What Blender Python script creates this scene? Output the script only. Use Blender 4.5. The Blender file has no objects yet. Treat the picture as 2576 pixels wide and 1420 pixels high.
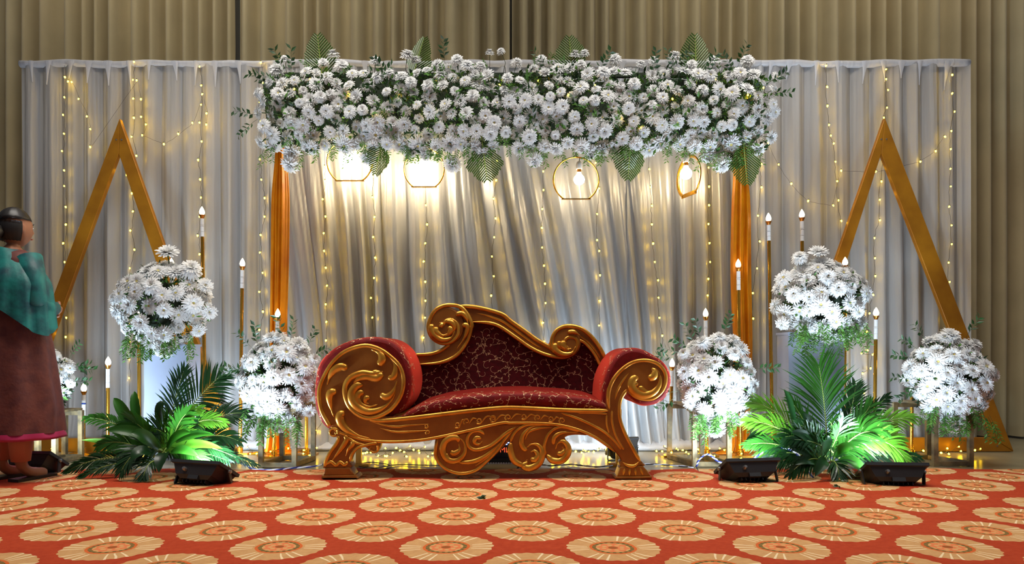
import bpy, bmesh, math, random
import numpy as np
from mathutils import Vector, Matrix, Quaternion, noise as mnoise
from mathutils.geometry import tessellate_polygon

R = random.Random(7)
scn = bpy.context.scene
COL = scn.collection
PI = math.pi

# ------------------------------------------------------------------ camera
F = 1790.0      # focal length in pixels of a 2576 px wide picture
CX, HY, CH = 1288.0, 890.0, 0.75   # principal column, horizon row, camera height
cam = bpy.data.cameras.new('camera')
cam.sensor_width = 36.0
cam.lens = F / 2576.0 * 36.0
cam.shift_y = (HY - 710.0) / 2576.0
cam.clip_end = 100
camo = bpy.data.objects.new('camera', cam)
camo.location = (0, 0, CH)
camo.rotation_euler = (PI / 2, 0, 0)
COL.objects.link(camo)
scn.camera = camo

# ------------------------------------------------------------------ world, lights, exposure
scn.view_settings.view_transform = 'Standard'
scn.view_settings.look = 'None'
scn.view_settings.exposure = 0.12
scn.view_settings.gamma = 1.0
scn.view_settings.use_curve_mapping = False
W = bpy.data.worlds.new('hall')
scn.world = W
W.use_nodes = True
W.node_tree.nodes['Background'].inputs[0].default_value = (0.80, 0.86, 1.0, 1)
W.node_tree.nodes['Background'].inputs[1].default_value = 0.10


def area_light(name, loc, target, size, size_y, power, color, spread=180):
    l = bpy.data.lights.new(name, 'AREA')
    l.shape = 'RECTANGLE'
    l.size, l.size_y = size, size_y
    l.energy = power
    l.color = color
    l.spread = math.radians(spread)
    o = bpy.data.objects.new(name, l)
    o.location = loc
    o.rotation_euler = (Vector(target) - Vector(loc)).to_track_quat('-Z', 'Y').to_euler()
    COL.objects.link(o)
    return o


# ceiling panels of the hall, above and in front of the stage
area_light('hall_ceiling_light', (-1.6, 3.7, 4.6), (-1.6, 4.0, 0), 2.4, 1.0, 64, (1.0, 0.94, 0.86), 120)
area_light('hall_ceiling_light', (1.6, 3.7, 4.6), (1.6, 4.0, 0), 2.4, 1.0, 64, (1.0, 0.94, 0.86), 120)
area_light('hall_ceiling_light', (0.0, 1.0, 4.6), (0.0, 5.5, 1.2), 3.0, 1.0, 10, (1.0, 0.94, 0.88))
area_light('added_curtain_fill', (-2.4, 5.0, 5.0), (-2.4, 6.3, 3.3), 3.6, 0.3, 16, (1.0, 0.90, 0.74), 130)  # added pair that brightens the beige curtain, not ceiling panels
area_light('added_curtain_fill', (2.4, 5.0, 5.0), (2.4, 6.3, 3.3), 3.6, 0.3, 16, (1.0, 0.90, 0.74), 130)

FLOOD_POWER = 25.0
FLOOD_COL = (0.64, 0.83, 1.0)
FAIRY = 62.0
CANDLE = 14.0
RING = 72.0


# ------------------------------------------------------------------ helpers
def P(px, py, Y):
    return Vector(((px - CX) * Y / F, Y, CH - (py - HY) * Y / F))


def za(u, v):      # coordinates read on the left enlargement of the sofa
    return (780 + u / 2.84, 740 + v / 2.84)


def zb(u, v):      # ... and on the right one
    return (1220 + u / 3.086, 780 + v / 3.086)


def A(*pts): return [za(*p) for p in pts]
def B(*pts): return [zb(*p) for p in pts]


def lin(r, g, b):
    f = lambda c: (c / 255 / 12.92) if c / 255 <= 0.04045 else ((c / 255 + 0.055) / 1.055) ** 2.4
    return (f(r), f(g), f(b), 1)


def world_loc(o):
    v = Vector((0, 0, 0))
    while o is not None:
        v = v + o.location
        o = o.parent
    return v


def link(o, parent=None):
    COL.objects.link(o)
    if parent is not None:
        o.parent = parent
    return o


def tag(o, label=None, cat=None, group=None, kind=None):
    if label: o['label'] = label
    if cat: o['category'] = cat
    if group: o['group'] = group
    if kind: o['kind'] = kind
    return o


def thing(name, label, cat, loc=(0, 0, 0), group=None):
    o = bpy.data.objects.new(name, None)
    o.empty_display_size = 0.05
    o.location = loc
    link(o)
    return tag(o, label, cat, group)


class MB:
    def __init__(self):
        self.v, self.f, self.m = [], [], []

    def add(self, vs, fs, mi=0):
        b = len(self.v)
        self.v.extend([tuple(p) for p in vs])
        self.f.extend([tuple(i + b for i in f) for f in fs])
        self.m.extend([mi] * len(fs))
        return self

    def box(self, c, s, rot=None, mi=0):
        hx, hy, hz = s[0] / 2, s[1] / 2, s[2] / 2
        vs = [Vector((x, y, z)) for x in (-hx, hx) for y in (-hy, hy) for z in (-hz, hz)]
        if rot is not None: vs = [rot @ p for p in vs]
        vs = [p + Vector(c) for p in vs]
        return self.add(vs, [(0, 1, 3, 2), (4, 6, 7, 5), (0, 4, 5, 1), (2, 3, 7, 6), (0, 2, 6, 4), (1, 5, 7, 3)], mi)

    def bar(self, a, b, w, d, mi=0):           # bar of section w (sideways) x d (in depth)
        a, b = Vector(a), Vector(b)
        t = (b - a); L = t.length; t.normalize()
        dep = Vector((0, 1, 0)) if abs(t.y) < 0.9 else Vector((0, 0, 1))
        s = t.cross(dep).normalized(); dep = s.cross(t).normalized()
        m = Matrix((s, dep, t)).transposed()
        return self.box((a + b) / 2, (w, d, L), m, mi)

    def lathe(self, prof, c=(0, 0, 0), n=12, mi=0, rot=None):
        b = len(self.v); k = len(prof)
        vs = []
        for (r, z) in prof:
            for i in range(n):
                t = 2 * PI * i / n
                vs.append(Vector((r * math.cos(t), r * math.sin(t), z)))
        if rot is not None: vs = [rot @ p for p in vs]
        vs = [p + Vector(c) for p in vs]
        fs = [(j * n + i, j * n + (i + 1) % n, (j + 1) * n + (i + 1) % n, (j + 1) * n + i) for j in range(k - 1) for i in range(n)]
        fs.append(tuple(range(n))[::-1]); fs.append(tuple((k - 1) * n + i for i in range(n)))
        return self.add(vs, fs, mi)

    def tube(self, path, rad, n=8, mi=0, ky=1.0, closed=False):
        """Sweep; rad a number or list; ky scales the section along Y for paths lying in an XZ plane."""
        path = [Vector(p) for p in path]
        k = len(path)
        if not hasattr(rad, '__len__'): rad = [rad] * k
        vs = []
        pn = None
        for i, p in enumerate(path):
            if closed: t = path[(i + 1) % k] - path[i - 1]
            else: t = path[min(i + 1, k - 1)] - path[max(i - 1, 0)]
            if t.length < 1e-9: t = Vector((0, 0, 1))
            t.normalize()
            up = Vector((0, 1, 0)) if pn is None else pn
            if abs(up.dot(t)) > 0.95: up = Vector((1, 0, 0))
            bn = (up - t * up.dot(t)).normalized()
            pn = bn
            s = t.cross(bn)
            for j in range(n):
                a = 2 * PI * j / n
                vs.append(p + s * (math.cos(a) * rad[i]) + bn * (math.sin(a) * rad[i] * ky))
        fs = []
        for i in range(k if closed else k - 1):
            i2 = (i + 1) % k
            for j in range(n):
                fs.append((i * n + j, i * n + (j + 1) % n, i2 * n + (j + 1) % n, i2 * n + j))
        if not closed:
            fs.append(tuple(range(n))[::-1]); fs.append(tuple((k - 1) * n + j for j in range(n)))
        return self.add(vs, fs, mi)

    def mesh(self, name, mats, off=(0, 0, 0), smooth=False, angle=None):
        me = bpy.data.meshes.new(name)
        o = Vector(off)
        me.from_pydata([(p[0] - o.x, p[1] - o.y, p[2] - o.z) for p in self.v], [], self.f)
        for m in (mats if isinstance(mats, (list, tuple)) else [mats]): me.materials.append(m)
        if any(self.m): me.polygons.foreach_set('material_index', self.m)
        if smooth:
            me.polygons.foreach_set('use_smooth', [True] * len(me.polygons))
            if angle is not None:
                try: me.set_sharp_from_angle(angle=math.radians(angle))
                except Exception: pass
        me.update()
        return me

    def build(self, name, mats, parent=None, smooth=False, angle=None, loc=None):
        """Vertices in world space; the object's origin at its parent's (or at loc)."""
        off = world_loc(parent) if parent is not None else Vector(loc or (0, 0, 0))
        o = bpy.data.objects.new(name, self.mesh(name, mats, off, smooth, angle))
        if parent is None and loc is not None: o.location = loc
        return link(o, parent)


def put(name, me, wloc, parent=None, rot=None, scale=None):
    o = bpy.data.objects.new(name, me)
    o.location = Vector(wloc) - (world_loc(parent) if parent is not None else Vector((0, 0, 0)))
    if rot is not None:
        o.rotation_mode = 'QUATERNION'; o.rotation_quaternion = rot
    if scale is not None: o.scale = scale if hasattr(scale, '__len__') else (scale,) * 3
    return link(o, parent)


def smooth_path(pts, per=6, closed=False):
    """Catmull-Rom through 2D or 3D points."""
    pts = [Vector(p) for p in pts]
    n = len(pts); out = []
    rng = range(n) if closed else range(n - 1)
    for i in rng:
        p1, p2 = pts[i], pts[(i + 1) % n]
        p0 = pts[i - 1] if (closed or i > 0) else p1 * 2 - p2
        p3 = pts[(i + 2) % n] if (closed or i + 2 < n) else p2 * 2 - p1
        for k in range(per):
            t = k / per
            out.append(0.5 * ((2 * p1) + (p2 - p0) * t + (2 * p0 - 5 * p1 + 4 * p2 - p3) * t * t + (3 * p1 - p0 - 3 * p2 + p3) * t ** 3))
    if not closed: out.append(pts[-1])
    return out


def plate(mb, outline, Y, thick, bevel=0.008, closed_smooth=4, mi=0, zmin=None, steps=2):
    """Solid slab whose front face (at depth Y) has the pixel outline given; bevelled front edge."""
    o = smooth_path(outline, closed_smooth, True) if closed_smooth else [Vector(p) for p in outline]
    w = [P(p[0], p[1], Y) for p in o]
    if zmin is not None:
        for p in w: p.z = max(p.z, zmin)
    # drop coincident neighbours
    q = [w[0]]
    for p in w[1:]:
        if (p - q[-1]).length > 1e-4: q.append(p)
    if (q[0] - q[-1]).length < 1e-4: q.pop()
    w = q
    n = len(w)
    area = sum(w[i].x * w[(i + 1) % n].z - w[(i + 1) % n].x * w[i].z for i in range(n))
    sgn = 1 if area > 0 else -1
    nor = []
    for i in range(n):
        t = w[(i + 1) % n] - w[i - 1]
        nn = Vector((t.z, 0, -t.x)) * sgn      # outward
        nor.append(nn.normalized() if nn.length > 0 else Vector((0, 0, 0)))
    rings = []
    for k in range(steps + 1):
        a = PI / 2 * k / steps
        ins = bevel * (1 - math.sin(a)); dy = bevel * (1 - math.cos(a))
        rings.append([w[i] - nor[i] * ins + Vector((0, dy, 0)) for i in range(n)])
    rings.append([p + Vector((0, thick, 0)) for p in w])
    vs = [p for r in rings for p in r]
    fs = []
    for k in range(len(rings) - 1):
        for i in range(n):
            j = (i + 1) % n
            f = (k * n + i, (k + 1) * n + i, (k + 1) * n + j, k * n + j)
            fs.append(f if sgn > 0 else f[::-1])
    tri = tessellate_polygon([[Vector((p.x, p.z, 0)) for p in rings[0]]])
    last = (len(rings) - 1) * n
    cap = len(vs); vs.extend(rings[0])
    for t in tri:
        a, b, c = t
        cr = (w[b].x - w[a].x) * (w[c].z - w[a].z) - (w[c].x - w[a].x) * (w[b].z - w[a].z)
        if cr < 0: a, b, c = c, b, a
        fs.append((cap + a, cap + b, cap + c)); fs.append((last + c, last + b, last + a))
    mb.add(vs, fs, mi)
    return w


def relief(pts, r, Y, kind='comma', per=7, n=8, ky=0.7):
    """Raised carving along a pixel path at depth Y: r is the half width in pixels at depth Y."""
    p2 = smooth_path([Vector((p[0], p[1])) for p in pts], per)
    k = len(p2); rr = []
    for i in range(k):
        t = i / (k - 1)
        if kind == 'comma': s = 0.25 + 0.95 * math.sin(PI * min(1, t * 1.0 + 0.16)) ** 0.8 if t < 0.84 else 0.25 + 0.95 * max(0, math.sin(PI * min(1, t + 0.16)))
        elif kind == 'taper': s = 1.0 - 0.85 * t
        elif kind == 'spindle': s = 0.15 + 0.85 * math.sin(PI * t)
        else: s = 1.0
        if kind in ('comma', 'const'): s *= min(1.0, math.sqrt(max(t, .002) / .07)) * min(1.0, math.sqrt(max(1 - t, .002) / .05))
        rr.append(max(0.08, s) * r * Y / F)
    mb = MB()
    mb.tube([P(p.x, p.y, Y) for p in p2], rr, n=n, ky=ky)
    return mb


# ------------------------------------------------------------------ materials
def new_mat(name):
    m = bpy.data.materials.new(name); m.use_nodes = True
    nt = m.node_tree
    return m, nt, nt.nodes['Principled BSDF'], nt.nodes['Material Output']


def mat(name, col, rough=0.5, metal=0.0, var=0.0, vscale=8.0, bump=0.0, bscale=60.0, col2=None, spec=None, sheen=0.0, sub=0.0, trans=0.0):
    m, nt, b, out = new_mat(name)
    b.inputs['Base Color'].default_value = col
    b.inputs['Roughness'].default_value = rough
    b.inputs['Metallic'].default_value = metal
    if spec is not None: b.inputs['Specular IOR Level'].default_value = spec
    if sheen: b.inputs['Sheen Weight'].default_value = sheen
    tc = nt.nodes.new('ShaderNodeTexCoord')
    if var or col2:
        nz = nt.nodes.new('ShaderNodeTexNoise'); nz.inputs['Scale'].default_value = vscale
        nz.inputs['Detail'].default_value = 4
        nt.links.new(tc.outputs['Object'], nz.inputs['Vector'])
        mx = nt.nodes.new('ShaderNodeMix'); mx.data_type = 'RGBA'
        c2 = col2 or tuple(max(0, c * (1 - var)) for c in col[:3]) + (1,)
        mx.inputs[6].default_value = col; mx.inputs[7].default_value = c2
        rp = nt.nodes.new('ShaderNodeValToRGB'); rp.color_ramp.elements[0].position = 0.35; rp.color_ramp.elements[1].position = 0.68
        nt.links.new(nz.outputs['Fac'], rp.inputs['Fac']); nt.links.new(rp.outputs['Color'], mx.inputs[0])
        nt.links.new(mx.outputs[2], b.inputs['Base Color'])
    if bump:
        n2 = nt.nodes.new('ShaderNodeTexNoise'); n2.inputs['Scale'].default_value = bscale; n2.inputs['Detail'].default_value = 3
        nt.links.new(tc.outputs['Object'], n2.inputs['Vector'])
        bp = nt.nodes.new('ShaderNodeBump'); bp.inputs['Strength'].default_value = bump; bp.inputs['Distance'].default_value = 0.01
        nt.links.new(n2.outputs['Fac'], bp.inputs['Height']); nt.links.new(bp.outputs['Normal'], b.inputs['Normal'])
    if trans:
        tl = nt.nodes.new('ShaderNodeBsdfTranslucent')
        tl.inputs['Color'].default_value = col
        ms = nt.nodes.new('ShaderNodeMixShader'); ms.inputs[0].default_value = trans
        nt.links.new(b.outputs[0], ms.inputs[1]); nt.links.new(tl.outputs[0], ms.inputs[2]); nt.links.new(ms.outputs[0], out.inputs[0])
    return m


def emit(name, col, strength):
    m, nt, b, out = new_mat(name)
    e = nt.nodes.new('ShaderNodeEmission'); e.inputs[0].default_value = col; e.inputs[1].default_value = strength
    nt.links.new(e.outputs[0], out.inputs[0])
    return m


def sheer_mat(name, col, clear, trans, gloss=0.12):
    m, nt, b, out = new_mat(name)
    nt.nodes.remove(b)
    N = nt.nodes.new
    tc = N('ShaderNodeTexCoord')
    mp = N('ShaderNodeMapping'); mp.inputs['Scale'].default_value = (9, 1, 0.8)
    nt.links.new(tc.outputs['Object'], mp.inputs[0])
    nz = N('ShaderNodeTexNoise'); nz.inputs['Scale'].default_value = 3; nz.inputs['Detail'].default_value = 5
    nt.links.new(mp.outputs[0], nz.inputs['Vector'])
    bp = N('ShaderNodeBump'); bp.inputs['Strength'].default_value = 0.5; bp.inputs['Distance'].default_value = 0.02
    nt.links.new(nz.outputs['Fac'], bp.inputs['Height'])
    d = N('ShaderNodeBsdfDiffuse'); d.inputs[0].default_value = col
    t = N('ShaderNodeBsdfTranslucent'); t.inputs[0].default_value = col
    g = N('ShaderNodeBsdfAnisotropic'); g.inputs[0].default_value = (0.95, 0.95, 0.95, 1); g.inputs['Roughness'].default_value = 0.42
    tr = N('ShaderNodeBsdfTransparent')
    for q in (d, t, g): nt.links.new(bp.outputs[0], q.inputs['Normal'])
    m1 = N('ShaderNodeMixShader'); m1.inputs[0].default_value = trans
    m2 = N('ShaderNodeMixShader'); m2.inputs[0].default_value = gloss
    m3 = N('ShaderNodeMixShader'); m3.inputs[0].default_value = clear
    nt.links.new(d.outputs[0], m1.inputs[1]); nt.links.new(t.outputs[0], m1.inputs[2])
    nt.links.new(m1.outputs[0], m2.inputs[1]); nt.links.new(g.outputs[0], m2.inputs[2])
    nt.links.new(m2.outputs[0], m3.inputs[1]); nt.links.new(tr.outputs[0], m3.inputs[2])
    nt.links.new(m3.outputs[0], out.inputs[0])
    return m


def carpet_mat():
    m, nt, b, out = new_mat('carpet_pile')
    N = nt.nodes.new
    L = nt.links.new

    def M(op, a, c=None, d=None):
        n = N('ShaderNodeMath'); n.operation = op
        for i, x in enumerate((a, c, d)):
            if x is None: continue
            if isinstance(x, (int, float)): n.inputs[i].default_value = x
            else: L(x, n.inputs[i])
        return n.outputs[0]

    def mix(f, a, c):
        n = N('ShaderNodeMix'); n.data_type = 'RGBA'
        L(f, n.inputs[0])
        for i, x in ((6, a), (7, c)):
            if isinstance(x, tuple): n.inputs[i].default_value = x
            else: L(x, n.inputs[i])
        return n.outputs[2]

    tc = N('ShaderNodeTexCoord'); sx = N('ShaderNodeSeparateXYZ'); L(tc.outputs['Object'], sx.inputs[0])
    nz = N('ShaderNodeTexNoise'); nz.inputs['Scale'].default_value = 7; L(tc.outputs['Object'], nz.inputs['Vector'])
    wob = M('MULTIPLY', M('SUBTRACT', nz.outputs['Fac'], 0.5), 0.02)
    X = M('ADD', sx.outputs[0], wob); Y = M('ADD', sx.outputs[1], wob)
    DX, DY = 0.64, 0.259
    row = M('FLOOR', M('DIVIDE', M('SUBTRACT', Y, 3.76 - DY / 2), DY))
    fy = M('SUBTRACT', M('SUBTRACT', Y, 3.76), M('MULTIPLY', row, DY))
    half = M('MULTIPLY', M('MODULO', M('ADD', row, 100.0), 2.0), DX / 2)

    def disc(fy_, half_):
        x0 = M('SUBTRACT', M('ADD', X, 0.252 + 64.0 + DX / 2), half_)
        fx = M('SUBTRACT', M('MODULO', x0, DX), DX / 2)
        r = M('SQRT', M('ADD', M('MULTIPLY', fx, fx), M('MULTIPLY', fy_, fy_)))
        th = M('ARCTAN2', fy_, fx)
        return r, th
    # nearest medallion of this row and of the neighbouring rows
    r0, t0 = disc(fy, half)
    other = M('SUBTRACT', DX / 2, half)
    r1, t1 = disc(M('SUBTRACT', fy, DY), other)
    r2, t2 = disc(M('ADD', fy, DY), other)

    def pick(ra, ta, rb, tb):
        s = M('LESS_THAN', ra, rb)
        ns = M('SUBTRACT', 1.0, s)
        return (M('ADD', M('MULTIPLY', ra, s), M('MULTIPLY', rb, ns)), M('ADD', M('MULTIPLY', ta, s), M('MULTIPLY', tb, ns)))
    r, th = pick(r0, t0, r1, t1)
    r, th = pick(r, th, r2, t2)
    r = M('DIVIDE', r, 0.180)
    n3 = N('ShaderNodeTexNoise'); n3.inputs['Scale'].default_value = 45; n3.inputs['Detail'].default_value = 4; L(tc.outputs['Object'], n3.inputs['Vector'])
    nf = n3.outputs['Fac']
    red = mix(nf, lin(152, 46, 22), lin(186, 72, 38))
    beige = mix(nf, lin(182, 132, 84), lin(210, 164, 110))
    ray = M('GREATER_THAN', M('SINE', M('MULTIPLY', th, 30.0)), 0.72)
    ray2 = M('GREATER_THAN', M('SINE', M('ADD', M('MULTIPLY', th, 6.0), 1.0)), -0.3)
    ray = M('MULTIPLY', M('MULTIPLY', ray, ray2), M('GREATER_THAN', r, 0.55))
    scal = M('ADD', 0.98, M('MULTIPLY', M('SINE', M('MULTIPLY', th, 24.0)), 0.018))
    col = mix(ray, beige, lin(230, 206, 166))
    # ring scheme from outside in
    orange = mix(nf, lin(196, 84, 34), lin(214, 110, 54))
    green = mix(M('GREATER_THAN', M('SINE', M('MULTIPLY', th, 20.0)), 0.0), lin(92, 84, 44), lin(150, 110, 60))
    pink = mix(M('GREATER_THAN', M('ADD', M('SINE', M('MULTIPLY', th, 8.0)), M('SINE', M('MULTIPLY', r, 40.0))), 0.3), lin(214, 120, 74), lin(206, 160, 102))
    col = mix(M('LESS_THAN', r, 0.50), col, orange)
    col = mix(M('LESS_THAN', r, 0.44), col, green)
    col = mix(M('LESS_THAN', r, 0.36), col, pink)
    col = mix(M('LESS_THAN', r, 0.10), col, lin(150, 84, 40))
    col = mix(M('LESS_THAN', r, scal), red, col)
    L(col, b.inputs['Base Color'])
    b.inputs['Roughness'].default_value = 0.95
    b.inputs['Specular IOR Level'].default_value = 0.15
    bp = N('ShaderNodeBump'); bp.inputs['Strength'].default_value = 0.4; bp.inputs['Distance'].default_value = 0.004
    n4 = N('ShaderNodeTexNoise'); n4.inputs['Scale'].default_value = 350; L(tc.outputs['Object'], n4.inputs['Vector'])
    L(n4.outputs['Fac'], bp.inputs['Height']); L(bp.outputs[0], b.inputs['Normal'])
    return m


M_FLOOR = mat('stage_floor', lin(150, 140, 112), 0.28, 0, 0.25, 3, 0.05, 30)
M_WALL = mat('plaster', lin(196, 190, 176), 0.85, 0, 0.06, 2)
M_BEIGE = mat('beige_curtain_cloth', lin(192, 178, 140), 0.85, 0, 0.12, 3, 0.15, 120, sheen=0.2)
M_SHEER = sheer_mat('sheer_cloth', (0.45, 0.45, 0.46, 1), 0.22, 0.22, 0.05)
M_SHEER_C = sheer_mat('satin_backdrop_cloth', (0.45, 0.455, 0.465, 1), 0.08, 0.2, 0.16)
M_BAND = sheer_mat('gathered_cloth', (0.62, 0.63, 0.67, 1), 0.08, 0.25, 0.05)
M_PIPE = mat('grey_pipe', lin(120, 122, 126), 0.4, 0.8)
M_GOLDP = mat('gold_painted_wood', lin(176, 118, 20), 0.42, 0.3, 0.25, 5, 0.05, 40, col2=lin(146, 92, 12))
M_GOLDPOLE = mat('gold_metal', lin(214, 158, 56), 0.25, 0.9, 0.15, 10)
M_STAND = mat('worn_gilded_wood', lin(150, 128, 86), 0.55, 0.3, 0.4, 14, 0.2, 40, col2=lin(86, 78, 62))
M_WHITEPL = mat('white_plastic', lin(226, 228, 230), 0.4)
M_BLUETAPE = mat('blue_tape', lin(28, 70, 170), 0.4)
M_CUP = mat('brass_cup', lin(206, 140, 60), 0.25, 0.9)
M_WIRE = mat('dark_wire', lin(52, 44, 30), 0.6)
M_BLACK = mat('black_housing', lin(38, 40, 44), 0.5, 0.1, 0.2, 10, 0.05, 80)
M_BOLT = mat('steel_bolt', lin(150, 150, 150), 0.35, 0.9)
M_ORANGE = mat('amber_satin', lin(228, 146, 8), 0.42, 0.0, 0.35, 6, 0.05, 50, col2=lin(198, 112, 3), trans=0.25)
M_WOOD = mat('carved_bronze_gilt', lin(160, 100, 34), 0.36, 0.40, 0.3, 5, 0.05, 60, col2=lin(128, 72, 20))
M_GILT = mat('gilt_moulding', lin(228, 168, 66), 0.28, 0.70, 0.25, 9, col2=lin(190, 122, 36))
M_MAROON = mat('maroon_brocade', lin(84, 12, 18), 0.6, 0, 0.2, 40, 0.25, 260, col2=lin(62, 8, 13), spec=.15)
M_MAROON_LIT = mat('maroon_brocade_lit', lin(106, 12, 16), 0.6, 0, 0.15, 40, 0.25, 260, col2=lin(86, 9, 13), spec=.15)  # redder copy of the same brocade, for the lit seat and arms
b_ = M_MAROON_LIT.node_tree.nodes['Principled BSDF']
b_.inputs['Sheen Weight'].default_value = 1.0
b_.inputs['Sheen Roughness'].default_value = 0.5
b_.inputs['Sheen Tint'].default_value = (1.0, 0.09, 0.05, 1)  # red sheen stands in for light falling on seat and arm tops
M_VINE = mat('pale_gold_thread', lin(206, 160, 118), 0.45, 0.2)
M_PETAL = mat('white_petal', (0.74, 0.75, 0.75, 1), 0.6, 0, 0, trans=0.22, spec=0.2)
M_HEART = mat('yellow_green_heart', lin(206, 192, 110), 0.7, trans=0.1)
M_CALYX = mat('green_calyx', lin(60, 92, 36), 0.6)
M_LEAF = mat('dark_green_leaf', lin(40, 76, 32), 0.45, 0, 0.5, 10, col2=lin(20, 46, 22), trans=0.2)
M_FERN = mat('fern_green', lin(92, 140, 52), 0.5, 0, 0.4, 12, col2=lin(52, 100, 40), trans=0.3)
M_PALM = mat('palm_green', lin(44, 98, 22), 0.38, 0, 0.3, 5, col2=lin(28, 72, 18), trans=0.22)
M_PALM2 = mat('palm_deep_green', lin(24, 62, 24), 0.36, 0, 0.3, 5, col2=lin(15, 42, 18), trans=0.15)
M_PALM3 = mat('palm_yellow_green', lin(92, 136, 34), 0.4, 0, 0.3, 5, col2=lin(62, 112, 24), trans=0.25)
M_RACHIS = mat('palm_rib', lin(134, 156, 74), 0.45)
M_DRYLEAF = mat('folded_palm_green', lin(88, 122, 54), 0.4, 0, 0.3, 6, col2=lin(52, 86, 32), trans=0.15)
M_STEM = mat('stem_green', lin(54, 70, 34), 0.6)
M_CABLEW = mat('white_blue_cable', lin(206, 212, 226), 0.4)
M_CABLEB = mat('blue_cable', lin(36, 52, 130), 0.4)
M_CABLEK = mat('black_cable', lin(24, 24, 28), 0.45)
M_ROPE = mat('jute_rope', lin(122, 92, 58), 0.9, 0, 0.3, 60)
M_CLOTHW = mat('white_wrapped_cloth', lin(160, 168, 190), 0.4, 0, 0.05, 6, 0.3, 9)
M_SKIN = mat('skin', lin(150, 98, 70), 0.55)
M_HAIR = mat('black_hair', lin(22, 17, 15), 0.45)
M_TEAL = mat('teal_dupatta_cloth', lin(18, 118, 112), 0.55, 0, 0.5, 12, 0.2, 30, col2=lin(8, 62, 70))
M_KURTA = mat('brown_maroon_cloth', lin(104, 50, 40), 0.7, 0, 0.3, 18, 0.2, 60, col2=lin(82, 34, 32))
M_PINKHEM = mat('magenta_hem', lin(170, 30, 84), 0.6)
M_COPPER = mat('copper_pink_cloth', lin(176, 104, 82), 0.6)
M_CORE = mat('dark_floral_core', lin(30, 42, 26), 0.9)

E_FAIRY = emit('fairy_bulb_glow', (1.0, 0.60, 0.012, 1), FAIRY)
E_CANDLE = emit('candle_bulb_glow', (1.0, 0.80, 0.52, 1), CANDLE)
E_RING = emit('lamp_bulb_glow', (1.0, 0.80, 0.50, 1), RING)
E_FLOOD = emit('flood_glass_glow', (0.82, 0.92, 1.0, 1), 8.0)
E_RED = emit('red_lettering_glow', (1.0, 0.12, 0.04, 1), 1.0)
E_BLUE = emit('blue_indicator_glow', (0.25, 0.4, 1.0, 1), 6.0)

# ------------------------------------------------------------------ the setting
YB, YS = 6.0, 5.60          # beige curtain plane, white backdrop plane
mb = MB(); mb.box((0, 3.0, -0.05), (14, 9.0, 0.1)); tag(mb.build('floor', M_FLOOR), kind='structure')
mb = MB(); mb.box((0, 6.75, 2.4), (14, 0.12, 4.8)); tag(mb.build('wall_back', M_WALL), kind='structure')

# carpet: thin slab with a slightly wavy far edge and a low ruck
nx, ny = 140, 40
vs, fs = [], []
for j in range(ny + 1):
    for i in range(nx + 1):
        x = -4.6 + 9.2 * i / nx
        far = 4.62 + 0.025 * math.sin(x * 5.1) + 0.02 * math.sin(x * 11.7 + 1)
        y = 0.6 + (far - 0.6) * (j / ny)
        z = 0.008 + 0.0035 * math.sin(x * 7 + y * 3) * (j / ny)
        z += 0.008 * math.exp(-((x - 0.28 - 0.1 * (y - 4)) / 0.018) ** 2) * (1 if y > 3.2 else 0)
        if j == ny: z = 0.0
        vs.append((x, y, max(z, 0.0)))
for j in range(ny):
    for i in range(nx):
        a = j * (nx + 1) + i
        fs.append((a, a + 1, a + nx + 2, a + nx + 1))
mb = MB(); mb.add(vs, fs)
tag(mb.build('patterned_carpet', carpet_mat(), smooth=True), 'orange-red carpet with rows of beige round medallions in front of the stage', 'carpet')


def cloth(name, x0, x1, z0, z1, nx, nz, fn, m, parent=None, thick=0):
    vs, fs = [], []
    for j in range(nz + 1):
        z = z0 + (z1 - z0) * j / nz
        for i in range(nx + 1):
            x = x0 + (x1 - x0) * i / nx
            vs.append(fn(x, z))
    for j in range(nz):
        for i in range(nx):
            a = j * (nx + 1) + i
            fs.append((a, a + 1, a + nx + 2, a + nx + 1))
    mb = MB(); mb.add(vs, fs)
    return mb.build(name, m, parent, smooth=True)


def n1(x, s=0.0):
    return mnoise.noise(Vector((x, s, 0.37)))


def beige(x, z):
    ph = x * 2 * PI / 0.15 + 4.5 * n1(x * 2.3, 3) + 0.25 * n1(z * .8 + x, 5)
    s = math.sin(ph)
    return (x, YB + 0.30 + 0.075 * (abs(s) ** 0.6 * (1 if s > 0 else -1)) + 0.02 * n1(x * 14, 9), z)


bc = thing('beige_curtain', 'tall beige pleated curtain hanging behind the white backdrop', 'curtain', (0, YB + 0.3, 0))
for (xa, xb) in ((-4.9, -2.45), (-2.43, -0.02), (0.0, 2.42), (2.44, 4.9)):
    cloth('curtain_panel', xa, xb, 0.02, 4.62, int((xb - xa) / 0.012), 8, beige, M_BEIGE, bc)
mb = MB(); mb.tube([(-5, YB + 0.3, 4.66), (5, YB + 0.3, 4.66)], 0.02); mb.build('curtain_rail', M_PIPE, bc, smooth=True)

# white backdrop panels, on a pipe
ZT = 3.02


def fold_sharp(t):            # soft ridge train in -1..1
    return 1 - 2 * abs(math.sin(t)) ** 0.8


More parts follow.
